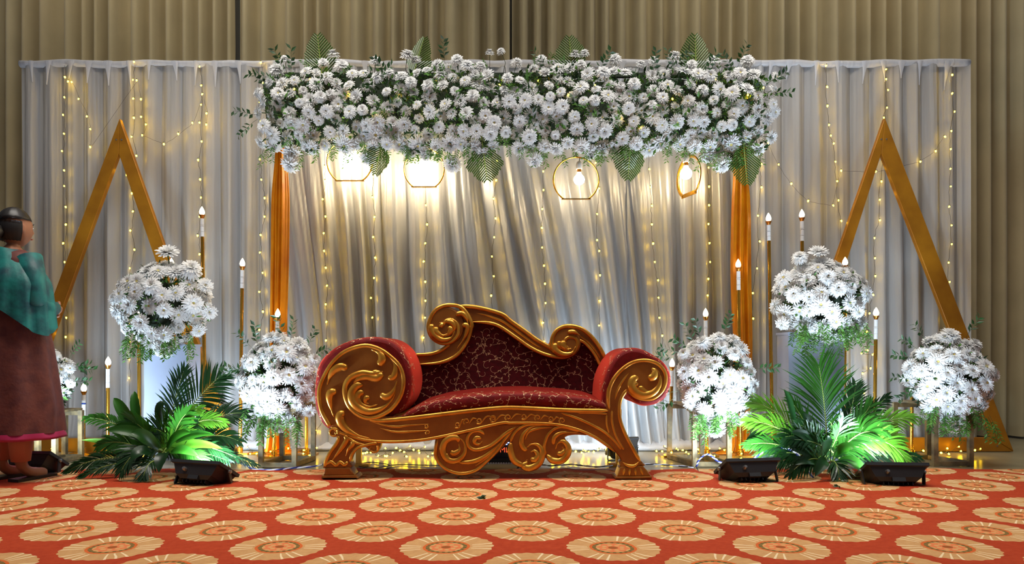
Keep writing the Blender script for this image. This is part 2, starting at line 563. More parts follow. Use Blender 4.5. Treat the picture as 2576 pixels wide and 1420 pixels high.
def sheer_side(x, z):
    f = (ZT - z) / ZT
    u = x * 2 * PI / 0.31 + 1.4 * n1(x * 2.1, 2) + f * 0.9 * n1(x * 1.3, 7)
    a = 0.024 + 0.026 * f
    d = a * fold_sharp(u) + 0.014 * (.3 + .7 * f) * math.sin(x * 47 + 5 * n1(x * 5, 1)) + 0.02 * n1(x * 9 + z * 0.25, 4) + 0.010 * n1(x * 26 + z * .3, 16) + (0.0045 * math.sin(x * 118 + 6 * n1(x * 4 + z * .15, 17)) + 0.006 * n1(x * 60 + z * .4, 18)) * (.4 + .6 * n1(x * 2.2, 19) ** 2 * 4)
    slump = 0.0
    if z < 0.25: slump = -(0.25 - z) * 0.35 * (0.6 + 0.5 * n1(x * 4, 8))
    return (x, YS + d + slump, z)


def slope(x):                 # sideways lean of the folds of the middle panel
    return 0.11 + 0.07 * math.sin(x * 2.6 + 0.6) if x < 0.9 else max(0.02, 0.16 - 0.14 * (x - 0.9) / 0.5)


def sheer_mid(x, z):
    dz = max(0.0, 2.6 - z)
    xs = x - slope(x) * dz + 0.03 * n1(x * 2 + z, 11)
    f = 0.35 + 0.65 * min(1, dz / 1.8)
    u = xs * 2 * PI / 0.34 + 2.2 * n1(xs * 2.3, 12)
    d = 0.040 * f * fold_sharp(u) + 0.020 * math.sin(xs * 41 + 4 * n1(xs * 3, 13)) * f + 0.014 * n1(xs * 16, 14) + 0.010 * n1(xs * 40, 15) + 0.005 * n1(xs * 90, 22)
    slump = 0.0
    if z < 0.25: slump = -(0.25 - z) * 0.45 * (0.6 + 0.6 * n1(x * 4, 8))
    return (x, YS + d + slump, z)


XL, XR = P(672, 0, YS).x, P(1905, 0, YS).x
XE = P(2436, 0, YS).x
panels = (('left', -3.86, XL + 0.03, sheer_side, M_SHEER, 'sheer white backdrop panel behind the left gold triangle'),
          ('middle', XL - 0.03, XR + 0.05, sheer_mid, M_SHEER_C, 'silvery draped backdrop panel with slanting folds behind the sofa'),
          ('right', XR, XE, sheer_side, M_SHEER, 'sheer white backdrop panel behind the right gold triangle'))
for (sd, xa, xb, fn, m, lab) in panels:
    t = thing('backdrop_panel', lab, 'curtain', ((xa + xb) / 2, YS, 0), 'white backdrop panels')
    cloth('drape', xa, xb, 0.012, ZT, int((xb - xa) / 0.0065), 46, fn, m, t)
    # cloth wrapped over the pipe
    mb = MB()
    k = int((xb - xa) / 0.06)
    path, rad = [], []
    for i in range(k + 1):
        x = xa + (xb - xa) * i / k
        path.append((x, YS - 0.01, ZT + 0.010 + 0.012 * n1(x * 3, 20)))
        rad.append(0.027 + 0.008 * n1(x * 5, 21))
    mb.tube(path, rad, n=10); mb.build('rolled_hem', M_BAND, t, smooth=True)
    x = xa + 0.1
    while x < xb - 0.1:         # gathers where the cloth is pinched over the pipe
        h = 0.11 + 0.10 * R.random(); w = 0.022 + 0.016 * R.random(); b = 0.002; dx = R.uniform(-.02, .02)
        yy = fn(x, ZT - 0.2)[1]
        mb = MB()
        rows = 5; vv = []
        for q in range(rows + 1):
            tt = q / rows; ww = w + (b - w) * tt ** 0.6
            y0 = YS - 0.040 + (min(fn(x + dx * tt, ZT - h)[1], YS) - 0.003 - YS + 0.040) * tt
            for sx in (-1, 0, 1): vv.append((x + dx * tt + sx * ww, y0 - (0.008 if sx == 0 else 0), ZT + 0.02 - (h + 0.02) * tt))
        ff = []
        for q in range(rows):
            for s in range(2): ff.append((q * 3 + s, q * 3 + s + 1, q * 3 + s + 4, q * 3 + s + 3))
        mb.add(vv, ff); mb.build('gather', M_BAND, t, smooth=True)
        x += R.uniform(0.13, 0.22)
pb = thing('backdrop_frame', 'grey pipe frame that carries the white backdrop', 'frame', (0, YS + 0.09, 0))
mb = MB(); mb.tube([(-3.84, YS + 0.09, ZT + 0.0), (XE - 0.02, YS + 0.09, ZT)], 0.02); mb.build('cross_pipe', M_PIPE, pb, smooth=True)
for x in (-3.82, -1.9, 1.92, XE - 0.05):
    mb = MB(); mb.tube([(x, YS + 0.13, 0), (x, YS + 0.13, ZT + 0.03)], 0.02); mb.build('upright', M_PIPE, pb, smooth=True)
    mb = MB(); mb.box((x, YS + 0.15, 0.006), (0.3, 0.2, 0.012)); mb.build('foot_plate', M_PIPE, pb)
# puddle of cloth on the stage at the foot of the backdrop
for (xa, xb, lab, ph) in ((-3.7, -1.75, 'white cloth hem bunched on the floor under the left backdrop panel', 0.0),
                          (-1.72, 1.78, 'white cloth hem bunched on the floor behind the sofa', 2.0),
                          (1.8, 3.5, 'white cloth hem bunched on the floor under the right backdrop panel', 4.0)):
    vs, fs = [], []
    k = int((xb - xa) / 0.02)
    for i in range(k + 1):
        x = xa + (xb - xa) * i / k
        hh = 0.05 + 0.03 * n1(x * 3 + ph, 30); wv = 0.035 * n1(x * 6, 31)
        for (dy, zz) in ((-0.10 + wv, 0.003), (-0.13 + wv, 0.02), (-0.10 + wv, hh), (-0.04, hh * 1.5 + 0.012 * math.sin(x * 60)), (0.02, hh * 0.9), (0.05, 0.004)):
            vs.append((x, YS - 0.03 + dy, max(0.003, zz + 0.010 * n1(x * 22 + dy * 30, 32))))
    for i in range(k):
        for j in range(5):
            a = i * 6 + j; fs.append((a, a + 1, a + 7, a + 6))
    mb = MB(); mb.add(vs, fs)
    tag(mb.build('bunched_hem', M_BAND, smooth=True), lab, 'cloth', 'bunched hems at the foot of the backdrop')

# ------------------------------------------------------------------ gold triangles
YT = 5.42


def triangle(outer, inner, lab):
    """Three flat boards mitred into a triangle; apex, right foot, left foot in pixels."""
    cen = P(sum(p[0] for p in outer) / 3, outer[1][1], YT)
    t = thing('gold_triangle_frame', lab, 'frame', (cen.x, YT, 0), 'gold triangle frames')
    for i in range(3):
        o1, o2 = P(*outer[i], YT), P(*outer[(i + 1) % 3], YT)
        i1, i2 = P(*inner[i], YT), P(*inner[(i + 1) % 3], YT)
        g = (o2 - o1).normalized() * 0.0015
        q = [o1 + g, o2 - g, i2 - g, i1 + g]
        for p in q: p.z = max(p.z, 0.001)
        mb = MB(); vv = [p + Vector((0, dy, 0)) for dy in (-0.02, 0.02) for p in q]
        mb.add(vv, [(0, 1, 2, 3), (7, 6, 5, 4), (0, 4, 5, 1), (1, 5, 6, 2), (2, 6, 7, 3), (3, 7, 4, 0)])
        nm = ('leg_board', 'base_board', 'leg_board')[i]
        ob = mb.build(nm, M_GOLDP, t)
        bv = ob.modifiers.new('bevel', 'BEVEL'); bv.width = 0.003; bv.segments = 1
    for (u, v) in ((0, 1), (0, 2), (1, 2)):      # screw heads at the mitres
        p = (P(*outer[u], YT) * 0.6 + P(*inner[u], YT) * 0.4) + (P(*inner[v], YT) - P(*inner[u], YT)).normalized() * 0.06
        mb = MB(); mb.lathe([(0.006, 0), (0.006, 0.003), (0.003, 0.004)], (p.x, YT - 0.02, p.z), 8, rot=Matrix.Rotation(PI / 2, 3, 'X'))
        mb.build('screw', M_BOLT, t, smooth=True, angle=40)
    return t


triangle([(304, 300), (598, 1137), (-8, 1137)], [(302, 388), (548, 1103), (42, 1103)], 'gold painted wooden triangle frame on the left, behind the pedestal bouquet')
triangle([(2223, 298), (2546, 1136), (1932, 1136)], [(2214, 388), (2490, 1101), (1986, 1101)], 'gold painted wooden triangle frame on the right, behind the pedestal bouquet')

# ------------------------------------------------------------------ fairy lights
mb = MB()
mb.lathe([(0.0015, 0.0), (0.0062, -0.005), (0.0085, -0.012), (0.0062, -0.019), (0.001, -0.0235)], n=6)
mb2 = MB(); mb2.lathe([(0.002, 0.009), (0.0045, 0.008), (0.0045, -0.002), (0.003, -0.004)], n=6)
ME_BULB = mb.mesh('fairy_bulb', E_FAIRY, smooth=True)
ME_SOCK = mb2.mesh('bulb_socket', M_WIRE, smooth=True)
GF = 'fairy light strings on the backdrop'


def fairy(lab, pts, Y, start=None, end=None, group=GF, name='fairy_light_string', wire=0.0014, sway=1.8, rest=False):
    w = [P(p[0], p[1], Y + (p[2] if len(p) > 2 else 0)) for p in pts]
    t = thing(name, lab, 'string lights', w[0], group)
    path = ([P(start[0], start[1], Y)] if start else []) + w + ([P(end[0], end[1], Y)] if end else [])
    full = []
    for i in range(len(path) - 1):
        a, b = path[i], path[i + 1]
        for k in range(4):
            u = k / 4
            j = Vector((R.uniform(-1, 1), 0.3 * R.uniform(-1, 1), R.uniform(-.3, .3))) * (sway * Y / F if k else 0)
            full.append(a.lerp(b, u) + j + Vector((0, 0.006, 0)))
    full.append(path[-1])
    mb = MB(); mb.tube(full, wire, n=4); mb.build('wire', M_WIRE, t, smooth=True)
    for p in w:
        q = Quaternion((R.uniform(-1, 1), R.uniform(-1, 1), 0), R.uniform(0, 0.7)) if not rest else Quaternion((R.uniform(-1, 1), R.uniform(-1, 1), 0), R.uniform(0.6, 1.5))
        s = R.uniform(0.62, 0.82)
        c = put('bulb', ME_BULB, p + Vector((0, -0.008, 0.008)), t, q, s)
        put('socket', ME_SOCK, p + Vector((0, -0.008, 0.008)), t, q, s)
    return t


STR = [
    ('beside the person on the far left', [(164, 195), (163, 246), (160, 290), (162, 338), (157, 381), (162, 430), (164, 470), (166, 521), (168, 566), (162, 613), (164, 660), (166, 706), (165, 753), (168, 800), (167, 848)], (161, 164), (166, 1120)),
    ('passing behind the apex of the left triangle', [(338, 157), (336, 202), (338, 250), (337, 297), (333, 345), (344, 393), (320, 441), (333, 487), (337, 533), (329, 581), (339, 629), (327, 676), (325, 722), (323, 769), (326, 815), (328, 861), (327, 905), (326, 952)], None, (326, 1090)),
    ('above the tall candle right of the left triangle', [(503, 169), (508, 217), (507, 265), (502, 310), (508, 357), (499, 403), (504, 452), (507, 498), (503, 546), (498, 593), (504, 640), (503, 687), (506, 735), (502, 782)], None, (504, 900)),
    ('just left of the left amber drape', [(657, 158), (663, 211), (655, 258), (656, 307), (655, 353), (656, 402), (658, 453), (666, 499), (667, 546), (655, 592), (656, 637), (661, 687), (654, 735), (662, 784), (654, 830)], None, (656, 1110)),
    ('first one right of the left amber drape', [(817, 420), (818, 456), (813, 502), (819, 545), (815, 588), (815, 632), (819, 674), (824, 720), (820, 766), (823, 811), (821, 857), (818, 1052), (795, 1083)], (816, 330), (792, 1120)),
    ('between the two glowing left rings', [(939, 446), (937, 497), (943, 547), (940, 597), (943, 649), (942, 700), (934, 750), (938, 800)], (938, 330), (938, 860)),
    ('under the second glowing ring from the left', [(1071, 517), (1075, 565), (1071, 613), (1068, 659), (1070, 709), (1071, 757), (1070, 800), (1066, 850)], (1073, 330), (1068, 900)),
    ('under the palm leaf at mid arch', [(1252, 405), (1249, 454), (1241, 501), (1246, 550), (1243, 598), (1237, 646), (1241, 696), (1236, 744)], (1250, 330), (1238, 810)),
    ('just left of the third ring', [(1367, 432), (1367, 479), (1364, 527), (1362, 574), (1364, 624), (1369, 669), (1371, 714), (1372, 763), (1367, 813), (1368, 860)], (1366, 330), (1369, 920)),
    ('just right of the third ring', [(1499, 411), (1508, 475), (1501, 540), (1502, 605), (1508, 632), (1509, 693), (1507, 758), (1508, 820)], (1498, 330), (1510, 930)),
    ('between the third and fourth rings, leaning outward', [(1632, 427), (1636, 472), (1639, 518), (1639, 565), (1643, 613), (1646, 660), (1654, 706), (1655, 750), (1658, 800), (1666, 845), (1668, 893)], (1630, 330), (1672, 1120)),
    ('just right of the fourth, narrow ring', [(1781, 423), (1783, 470), (1783, 517), (1782, 564), (1784, 612), (1785, 660), (1781, 702), (1779, 744)], (1781, 330), (1780, 1100)),
    ('just right of the right amber drape', [(1914, 414), (1915, 472), (1906, 544), (1909, 609), (1904, 676), (1892, 738), (1894, 802), (1888, 863)], (1912, 350), (1886, 1100)),
    ('ending at the left leg of the right triangle', [(2078, 166), (2078, 220), (2081, 267), (2085, 315), (2089, 342), (2097, 362), (2100, 408), (2105, 457), (2108, 505), (2114, 557)], None, (2118, 640)),
    ('through the apex of the right triangle', [(2229, 176), (2228, 200), (2232, 228), (2230, 272), (2222, 297), (2225, 325), (2226, 365), (2223, 405), (2216, 457), (2212, 503), (2212, 555), (2199, 600), (2200, 650), (2201, 695), (2194, 743), (2187, 789), (2181, 835), (2180, 882), (2166, 890), (2194, 893), (2189, 927), (2169, 940), (2173, 989), (2180, 1022), (2176, 1035), (2158, 1057), (2192, 1064)], None, (2190, 1110)),
    ('near the right end of the backdrop', [(2394, 189), (2395, 236), (2400, 282), (2391, 331), (2390, 376), (2391, 426), (2390, 471), (2388, 521), (2393, 568), (2393, 615), (2385, 662), (2387, 710), (2389, 757), (2387, 803)], None, (2386, 1100)),
]
for (lab, pts, s, e) in STR:
    fairy('warm white fairy light string hanging ' + lab, pts, YS - 0.075, s, e)
GB = 'fairy light strings behind the sheer cloth'
fairy('faint fairy lights glowing through the sheer cloth around the left triangle apex', [(174, 206), (181, 208), (200, 250), (221, 294), (227, 326), (228, 370), (345, 203), (356, 250), (356, 295), (369, 314), (359, 341), (413, 363), (450, 337), (485, 310), (511, 238), (521, 286), (520, 314)], YS - 0.075, group=GB, wire=.0010)
fairy('faint fairy lights trailing across the sheer cloth left of the right triangle', [(1931, 360), (1958, 415), (1990, 463), (2033, 506), (2094, 518), (2115, 430), (2204, 433), (2314, 407), (2352, 381), (2374, 345)], YS - 0.075, group=GB, wire=.0010)
GFL = 'fairy lights heaped along the stage floor'
for (xa, xb, lab, n) in ((118, 146, 'small tangle of fairy lights on the floor behind the person', 6),
                         (615, 800, 'fairy lights strewn on the floor under the left stand bouquet', 15),
                         (905, 1098, 'fairy lights strewn on the floor behind the left half of the sofa', 22),
                         (1380, 1560, 'fairy lights strewn on the floor behind the right half of the sofa', 20),
                         (1645, 1890, 'fairy lights strewn on the floor between sofa and right amber drape', 26),
                         (2265, 2468, 'fairy lights strewn on the floor under the far right stand bouquet', 14)):
    pts = []
    for i in range(n):
        x = xa + (xb - xa) * (i + R.random()) / n
        Yp = R.uniform(4.95, 5.34)
        z = R.uniform(0.015, 0.06)
        pts.append((x, HY + (CH - z) * F / Yp, Yp - 5.2))
    fairy(lab, pts, 5.2, group=GFL, sway=9, rest=True)

# ------------------------------------------------------------------ flowers
def flower_mesh(name, seed, rings, heart=0.16):
    r = random.Random(seed); mb = MB()
    for (n, L, e0, e1, w, z0) in rings:
        for i in range(n):
            th = 2 * PI * (i + r.uniform(-.25, .25)) / n + seed * 0.37 + L
            l = L * r.uniform(0.86, 1.08)
            ct, st = math.cos(th), math.sin(th)
            def pt(rad, side, z): return (rad * ct - side * st, rad * st + side * ct, z)
            a0, a1 = math.radians(e0 + r.uniform(-6, 6)), math.radians(e1 + r.uniform(-8, 8))
            r0 = 0.05; r1 = r0 + 0.55 * l * math.cos(a0); z1 = z0 + 0.55 * l * math.sin(a0)
            r2 = r1 + 0.45 * l * math.cos(a1); z2 = z1 + 0.45 * l * math.sin(a1)
            cup = 0.03
            vs = [pt(r0, -w * 0.3, z0), pt(r0, w * 0.3, z0), pt(r1, w * 0.5, z1 + cup), pt(r1, -w * 0.5, z1 + cup), pt(r2, w * .24, z2), pt(r2, -w * .24, z2)]
            mb.add(vs, [(0, 1, 2, 3), (3, 2, 4, 5)], 0)
    zt = rings[-1][5]
    mb.lathe([(heart, zt), (heart * 0.95, zt + 0.08), (heart * 0.55, zt + 0.13), (0.02, zt + 0.14)], n=8, mi=1)
    mb.lathe([(0.05, -0.9), (0.05, -0.2), (0.2, -0.10), (0.24, 0.02)], n=6, mi=2)
    return mb.mesh(name, [M_PETAL, M_HEART, M_CALYX], smooth=False)


FL = [flower_mesh('chrysanthemum_open', 1, [(25, 1.0, 4, -18, .21, 0.0), (23, .9, 18, -2, .20, .05), (20, .74, 34, 16, .18, .08), (15, .54, 52, 38, .15, .10)], 0.17),
      flower_mesh('chrysanthemum_dome', 2, [(25, 1.0, -8, -44, .22, 0.05), (24, .93, 12, -20, .21, .1), (21, .80, 32, 4, .2, .16), (17, .64, 52, 30, .18, .2), (11, .42, 72, 60, .15, .22)], 0.07),
      flower_mesh('chrysanthemum_flat', 3, [(26, 1.0, 2, -8, .20, 0.0), (22, .84, 16, 6, .19, .04), (18, .62, 32, 22, .16, .07), (12, .42, 50, 44, .13, .09)], 0.17),
      flower_mesh('chrysanthemum_cup', 4, [(23, .96, 20, -4, .22, 0.0), (20, .86, 34, 18, .20, .05), (17, .68, 48, 38, .18, .08), (13, .48, 64, 60, .15, .1)], 0.11)]


def put_flower(parent, p, nrm, r, name='flower', kind=None):
    q = Vector(nrm).normalized().to_track_quat('Z', 'Y') @ Quaternion((0, 0, 1), R.uniform(0, 6.28))
    return put(name, FL[R.randrange(4) if kind is None else kind], p, parent, q, r)


class Leaves:
    def __init__(self): self.mb = MB()

    def leaf(self, p, d, L, w, mi=0, fold=0.25):
        d = Vector(d).normalized()
        s = d.cross(Vector((R.uniform(-1, 1), R.uniform(-1, 1), R.uniform(-1, 1))))
        if s.length < 1e-3: s = Vector((1, 0, 0))
        s.normalize(); n = s.cross(d)
        p = Vector(p); m1 = p + d * (L * .45)
        self.mb.add([p, m1 + s * w + n * (w * fold), p + d * L, m1 - s * w + n * (w * fold)], [(0, 1, 2), (0, 2, 3)], mi)

    def sprig(self, p, d, L, n=8, lw=0.008, ll=0.035, mi=0, droop=0.0, stem=0.0012):
        """A stem carrying small leaves on both sides."""
        d = Vector(d).normalized(); p = Vector(p)
        pts = [p]
        for k in range(5):
            d = (d + Vector((R.uniform(-.1, .1), R.uniform(-.1, .1), R.uniform(-.1, .1) - droop))).normalized()
            pts.append(pts[-1] + d * (L / 5))
        self.mb.tube(pts, stem, n=3, mi=2)
        sd = d.cross(Vector((0, -1, 0.2)))
        if sd.length < 1e-3: sd = Vector((1, 0, 0))
        sd.normalize()
        for i in range(n):
            u = 0.2 + 0.8 * (i + 1) / n
            a = pts[min(4, int(u * 5))].lerp(pts[min(5, int(u * 5) + 1)], u * 5 - int(u * 5)) if u < 1 else pts[-1]
            dd = d * 0.8 + sd * (1 if i % 2 else -1) + Vector((R.uniform(-.3, .3), R.uniform(-.4, .4), R.uniform(-.3, .3)))
            self.leaf(a, dd, ll * R.uniform(.8, 1.2), lw * R.uniform(.8, 1.2), mi)

    def build(self, name, parent, lab=None):
        o = self.mb.build(name, [M_LEAF, M_FERN, M_STEM], parent)
        tag(o, kind='stuff')
        return o


def palm_leaf(parent, base, tip, hw, Y, n=15, mats=None, yaw=0.0, name='palm_leaf'):
    """A trimmed, pleated palm leaf: a midrib with leaflets side by side in a herringbone."""
    b, t = P(base[0], base[1], Y), P(tip[0], tip[1], Y - 0.05)
    d = (t - b); L = d.length; d.normalize()
    s = d.cross(Vector((math.sin(yaw), -math.cos(yaw), 0.0))).normalized()
    nrm = s.cross(d).normalized()
    h = hw * Y / F
    mb = MB()
    mb.tube([b - d * 0.05, b + d * (L * 0.5), t], [0.005, 0.004, 0.001], n=5, mi=1)
    for side in (-1, 1):
        for i in range(n):
            u0, u1 = 0.02 + 0.96 * i / n, 0.02 + 0.96 * (i + 0.66) / n
            um = (u0 + u1) / 2
            prof = min(1.0, um * 5 + 0.35) * (1 - um) ** 0.75
            l = h * prof * R.uniform(.94, 1.05) * 1.4 + 0.010
            dirn = (d * 0.72 + s * side * 0.75 - nrm * 0.10).normalized()
            a, c = b + d * (L * u0), b + d * (L * u1)
            e0 = a + dirn * l; e1 = c + dirn * l * 0.97
            mid0 = (a + e0) / 2 - nrm * 0.0; rid = (a + c) / 2 - nrm * 0.006; ride = (e0 + e1) / 2 - nrm * 0.006 + d * 0.006
            mb.add([a, rid, ride, e0, c, e1], [(0, 1, 2, 3), (1, 4, 5, 2)], 0)
    return mb.build(name, mats or [M_DRYLEAF, M_RACHIS], parent)


# ------------------------------------------------------------------ floral arch
YA = 5.30
arch = thing('floral_arch', 'white chrysanthemum arch beam with green foliage and palm leaves above the sofa', 'arch', (0, YA, 0))
for (px, sd) in ((706, -1), (1865, 1)):
    a, b = P(px, 1150, YA), P(px, 300, YA)
    mb = MB(); mb.bar((a.x, YA, 0.0), (a.x, YA, b.z), 0.04, 0.04); mb.build('post', M_GOLDP, arch)
    mb = MB(); mb.box((a.x, YA, 0.01), (0.26, 0.26, 0.02)); mb.build('post_base', M_GOLDP, arch)
for dz, y in ((160, YA - 0.12), (250, YA - 0.12), (330, YA - 0.12)):
    a, b = P(690, dz + 30, y), P(1890, dz + 30, y)
    mb = MB(); mb.bar(a, b, 0.03, 0.03); mb.build('cross_bar', M_CORE, arch)
mb = MB()
for i in range(15):
    c = P(715 + 82 * i, 280 + R.uniform(-8, 8), YA - 0.10)
    mb.box(c, (0.22, 0.16, 0.40), Matrix.Rotation(R.uniform(-.1, .1), 3, 'Y'))
tag(mb.build('floral_foam', M_CORE, arch), kind='stuff')


def arch_bulge(py):
    u = (py - 275) / 160.0
    return YA - 0.16 - 0.26 * math.sqrt(max(0.0, 1 - u * u))


def top_edge(x):
    return 172 + 10 * math.sin(x * 0.021) + 8 * math.sin(x * 0.05 + 1)


def bot_edge(x):
    return 374 + 10 * math.sin(x * 0.017 + 2) + 9 * math.sin(x * 0.043)


pts = []
# outlying flowers read off the photograph: x, y, radius px, facing
out = [(718, 152, 17), (838, 138, 20), (945, 155, 17), (1025, 140, 21), (1047, 152, 16), (1150, 152, 19), (1232, 133, 14), (1260, 130, 12), (1300, 158, 16),
       (1362, 152, 17), (1447, 138, 18), (1470, 135, 14), (1546, 150, 19), (1612, 163, 15), (1645, 155, 17), (1697, 143, 20), (1795, 155, 20), (1880, 155, 20), (1953, 195, 16),
       (651, 235, 17), (650, 283, 20), (664, 318, 20), (688, 342, 20), (690, 365, 20), (735, 383, 24), (731, 412, 28), (787, 373, 19), (770, 365, 16), (867, 365, 34), (925, 396, 20), (945, 340, 34), (1006, 362, 22),
       (1050, 365, 24), (1070, 418, 0), (1138, 412, 24), (1130, 360, 34), (1195, 368, 18), (1213, 384, 17), (1305, 372, 18), (1345, 402, 21), (1370, 368, 18), (1398, 372, 20), (1463, 368, 20),
       (1515, 376, 18), (1517, 366, 15), (1600, 362, 18), (1595, 391, 12), (1581, 411, 19), (1632, 377, 19), (1660, 358, 32), (1710, 362, 18), (1748, 368, 19), (1782, 390, 21), (1817, 412, 24), (1786, 368, 18), (1840, 362, 24), (1905, 372, 20), (1938, 345, 17), (1945, 262, 14), (1928, 297, 22), (1950, 282, 16)]
for (x, y, r) in out:
    if r: pts.append((x, y, min(r, 24), True))
cand = 0
while len(pts) < 290 and cand < 60000:
    cand += 1
    x = R.uniform(655, 1945); 
    te, be = top_edge(x), bot_edge(x)
    if x < 700: te += (700 - x) * 0.6; be -= (700 - x) * 0.5
    if x > 1905: te += (x - 1905) * 0.6; be -= (x - 1905) * 0.5
    y = R.uniform(te, be)
    r = R.choice((14, 16, 17, 18, 19, 20, 21, 22))
    md = 30 if cand < 30000 else 26
    if all((x - q[0]) ** 2 + (y - q[1]) ** 2 > md * md for q in pts): pts.append((x, y, r, False))
stuffmb = MB()
lv = Leaves()
order = sorted(pts, key=lambda q: -(q[2] + (30 if q[3] else 0)))
for k, (x, y, r, outlier) in enumerate(order):
    Yp = arch_bulge(y) + R.uniform(-0.05, 0.03)
    p = P(x, y, Yp)
    u = (275 - y) / 120.0
    el = max(-1.25, min(1.2, u * 0.75 + R.uniform(-.32, .32) - (0.25 if y > 350 else 0)))
    az = R.uniform(-.5, .5) + (-0.7 if x < 690 else 0.7 if x > 1915 else 0)
    nr = Vector((math.sin(az) * math.cos(el), -math.cos(az) * math.cos(el), math.sin(el)))
    rad = r * Yp / F * (1.15 if outlier and y > 335 else 1.0)
    if k < 300:
        put_flower(arch, p, nr, rad, kind=(1 if y < 170 or y > 385 else None))
    else:                     # the smallest ones, joined
        q = nr.to_track_quat('Z', 'Y').to_matrix()
        me = FL[k % 4]
        stuffmb.add([q @ (v.co * rad) + p for v in me.vertices], [tuple(f.vertices) for f in me.polygons], 0)
    # stem back to the core
    c = Vector((p.x, YA - 0.1, p.z * 0.6 + P(0, 275, YA - .1).z * 0.4))
    lv.mb.tube([p - nr * rad * 0.6, p - nr * 0.09, c], 0.0022, n=3, mi=2)
tag(stuffmb.build('small_flowers', [M_PETAL], arch), kind='stuff')
for i in range(5200):
    x = R.uniform(668, 1925); te, be = top_edge(x) + 4, bot_edge(x) + 2
    y = R.uniform(te, be)
    p = P(x, y, arch_bulge(y) + R.uniform(-0.03, 0.12))
    d = Vector((R.uniform(-1, 1), R.uniform(-1.1, 0.2), R.uniform(-1, 1)))
    lv.leaf(p, d, R.uniform(.03, .06), R.uniform(.006, .013), 0 if R.random() < .72 else 1)
for i in range(260):          # ferny sprigs
    x = R.uniform(660, 1935); low = R.random() < 0.65
    y = (bot_edge(x) - R.uniform(0, 30)) if low else R.uniform(top_edge(x), bot_edge(x))
    p = P(x, y, arch_bulge(min(y, 420)) + R.uniform(-.02, .1))
    d = Vector((R.uniform(-.5, .5), R.uniform(-.8, 0.1), -1 if low else R.uniform(-.5, .9)))
    lv.sprig(p, d, R.uniform(.08, .17) if low else 0.1, n=14, lw=.0045, ll=.03, mi=1, droop=.1 if low else 0)
for (x, y, dx, dz) in ((700, 205, -.8, .2), (718, 185, -.3, 1), (690, 215, -1, .3), (735, 190, .1, 1), (940, 205, .6, .4), (985, 200, -.5, .6), (655, 290, -1, 0), (648, 300, -.8, -.5),
                       (1640, 195, .2, .8), (1700, 190, -.3, .8), (1690, 180, .6, .8), (1855, 175, .3, .8), (1920, 215, 1, .4), (1925, 230, .9, -.2), (1850, 190, -.5, .7), (1380, 180, -.5, .6), (1500, 185, .5, .8), (1120, 165, -.2, 1), (1765, 195, .5, .6)):
    p = P(x, y, arch_bulge(y) - .02)
    lv.sprig(p, (dx, -.25, dz), 0.17, n=9, lw=.012, ll=.045, mi=0)
lv.build('foliage', arch)
for (b, t, hw, Y, yw) in (((812, 205), (798, 84), 46, 5.05, .1), ((1035, 205), (1068, 92), 42, 5.08, -.5), ((1440, 200), (1432, 90), 46, 5.05, 0), ((1752, 210), (1748, 84), 48, 5.05, .1)):
    palm_leaf(arch, b, t, hw, Y, 15, yaw=yw)
for (b, t, hw, Y, yw) in (((962, 350), (944, 441), 34, 4.93, .6), ((1212, 352), (1226, 456), 52, 4.92, 0), ((1586, 345), (1580, 454), 46, 4.92, .1), ((1870, 360), (1880, 466), 44, 4.92, -.1)):
    palm_leaf(arch, b, t, hw, Y, 15, yaw=yw)
palm_leaf(arch, (1846, 372), (1845, 420), 34, 4.98, 9, [M_PALM2, M_RACHIS])

fairy('fairy light string threaded through the flowers of the arch', [(741, 225, .02), (780, 200, .08), (822, 188, .08), (880, 240, 0), (942, 295, -.03), (1000, 250, -.01), (1074, 282, -.03), (1100, 195, .06), (1170, 200, .06), (1255, 215, .02), (1355, 205, .04), (1430, 240, 0), (1497, 215, .02), (1560, 300, -.02), (1612, 322, -.02), (1690, 250, 0), (1800, 200, .05), (1880, 240, 0), (1920, 222, .03)], 4.92, group='fairy lights in the arch', sway=9, wire=.0015)

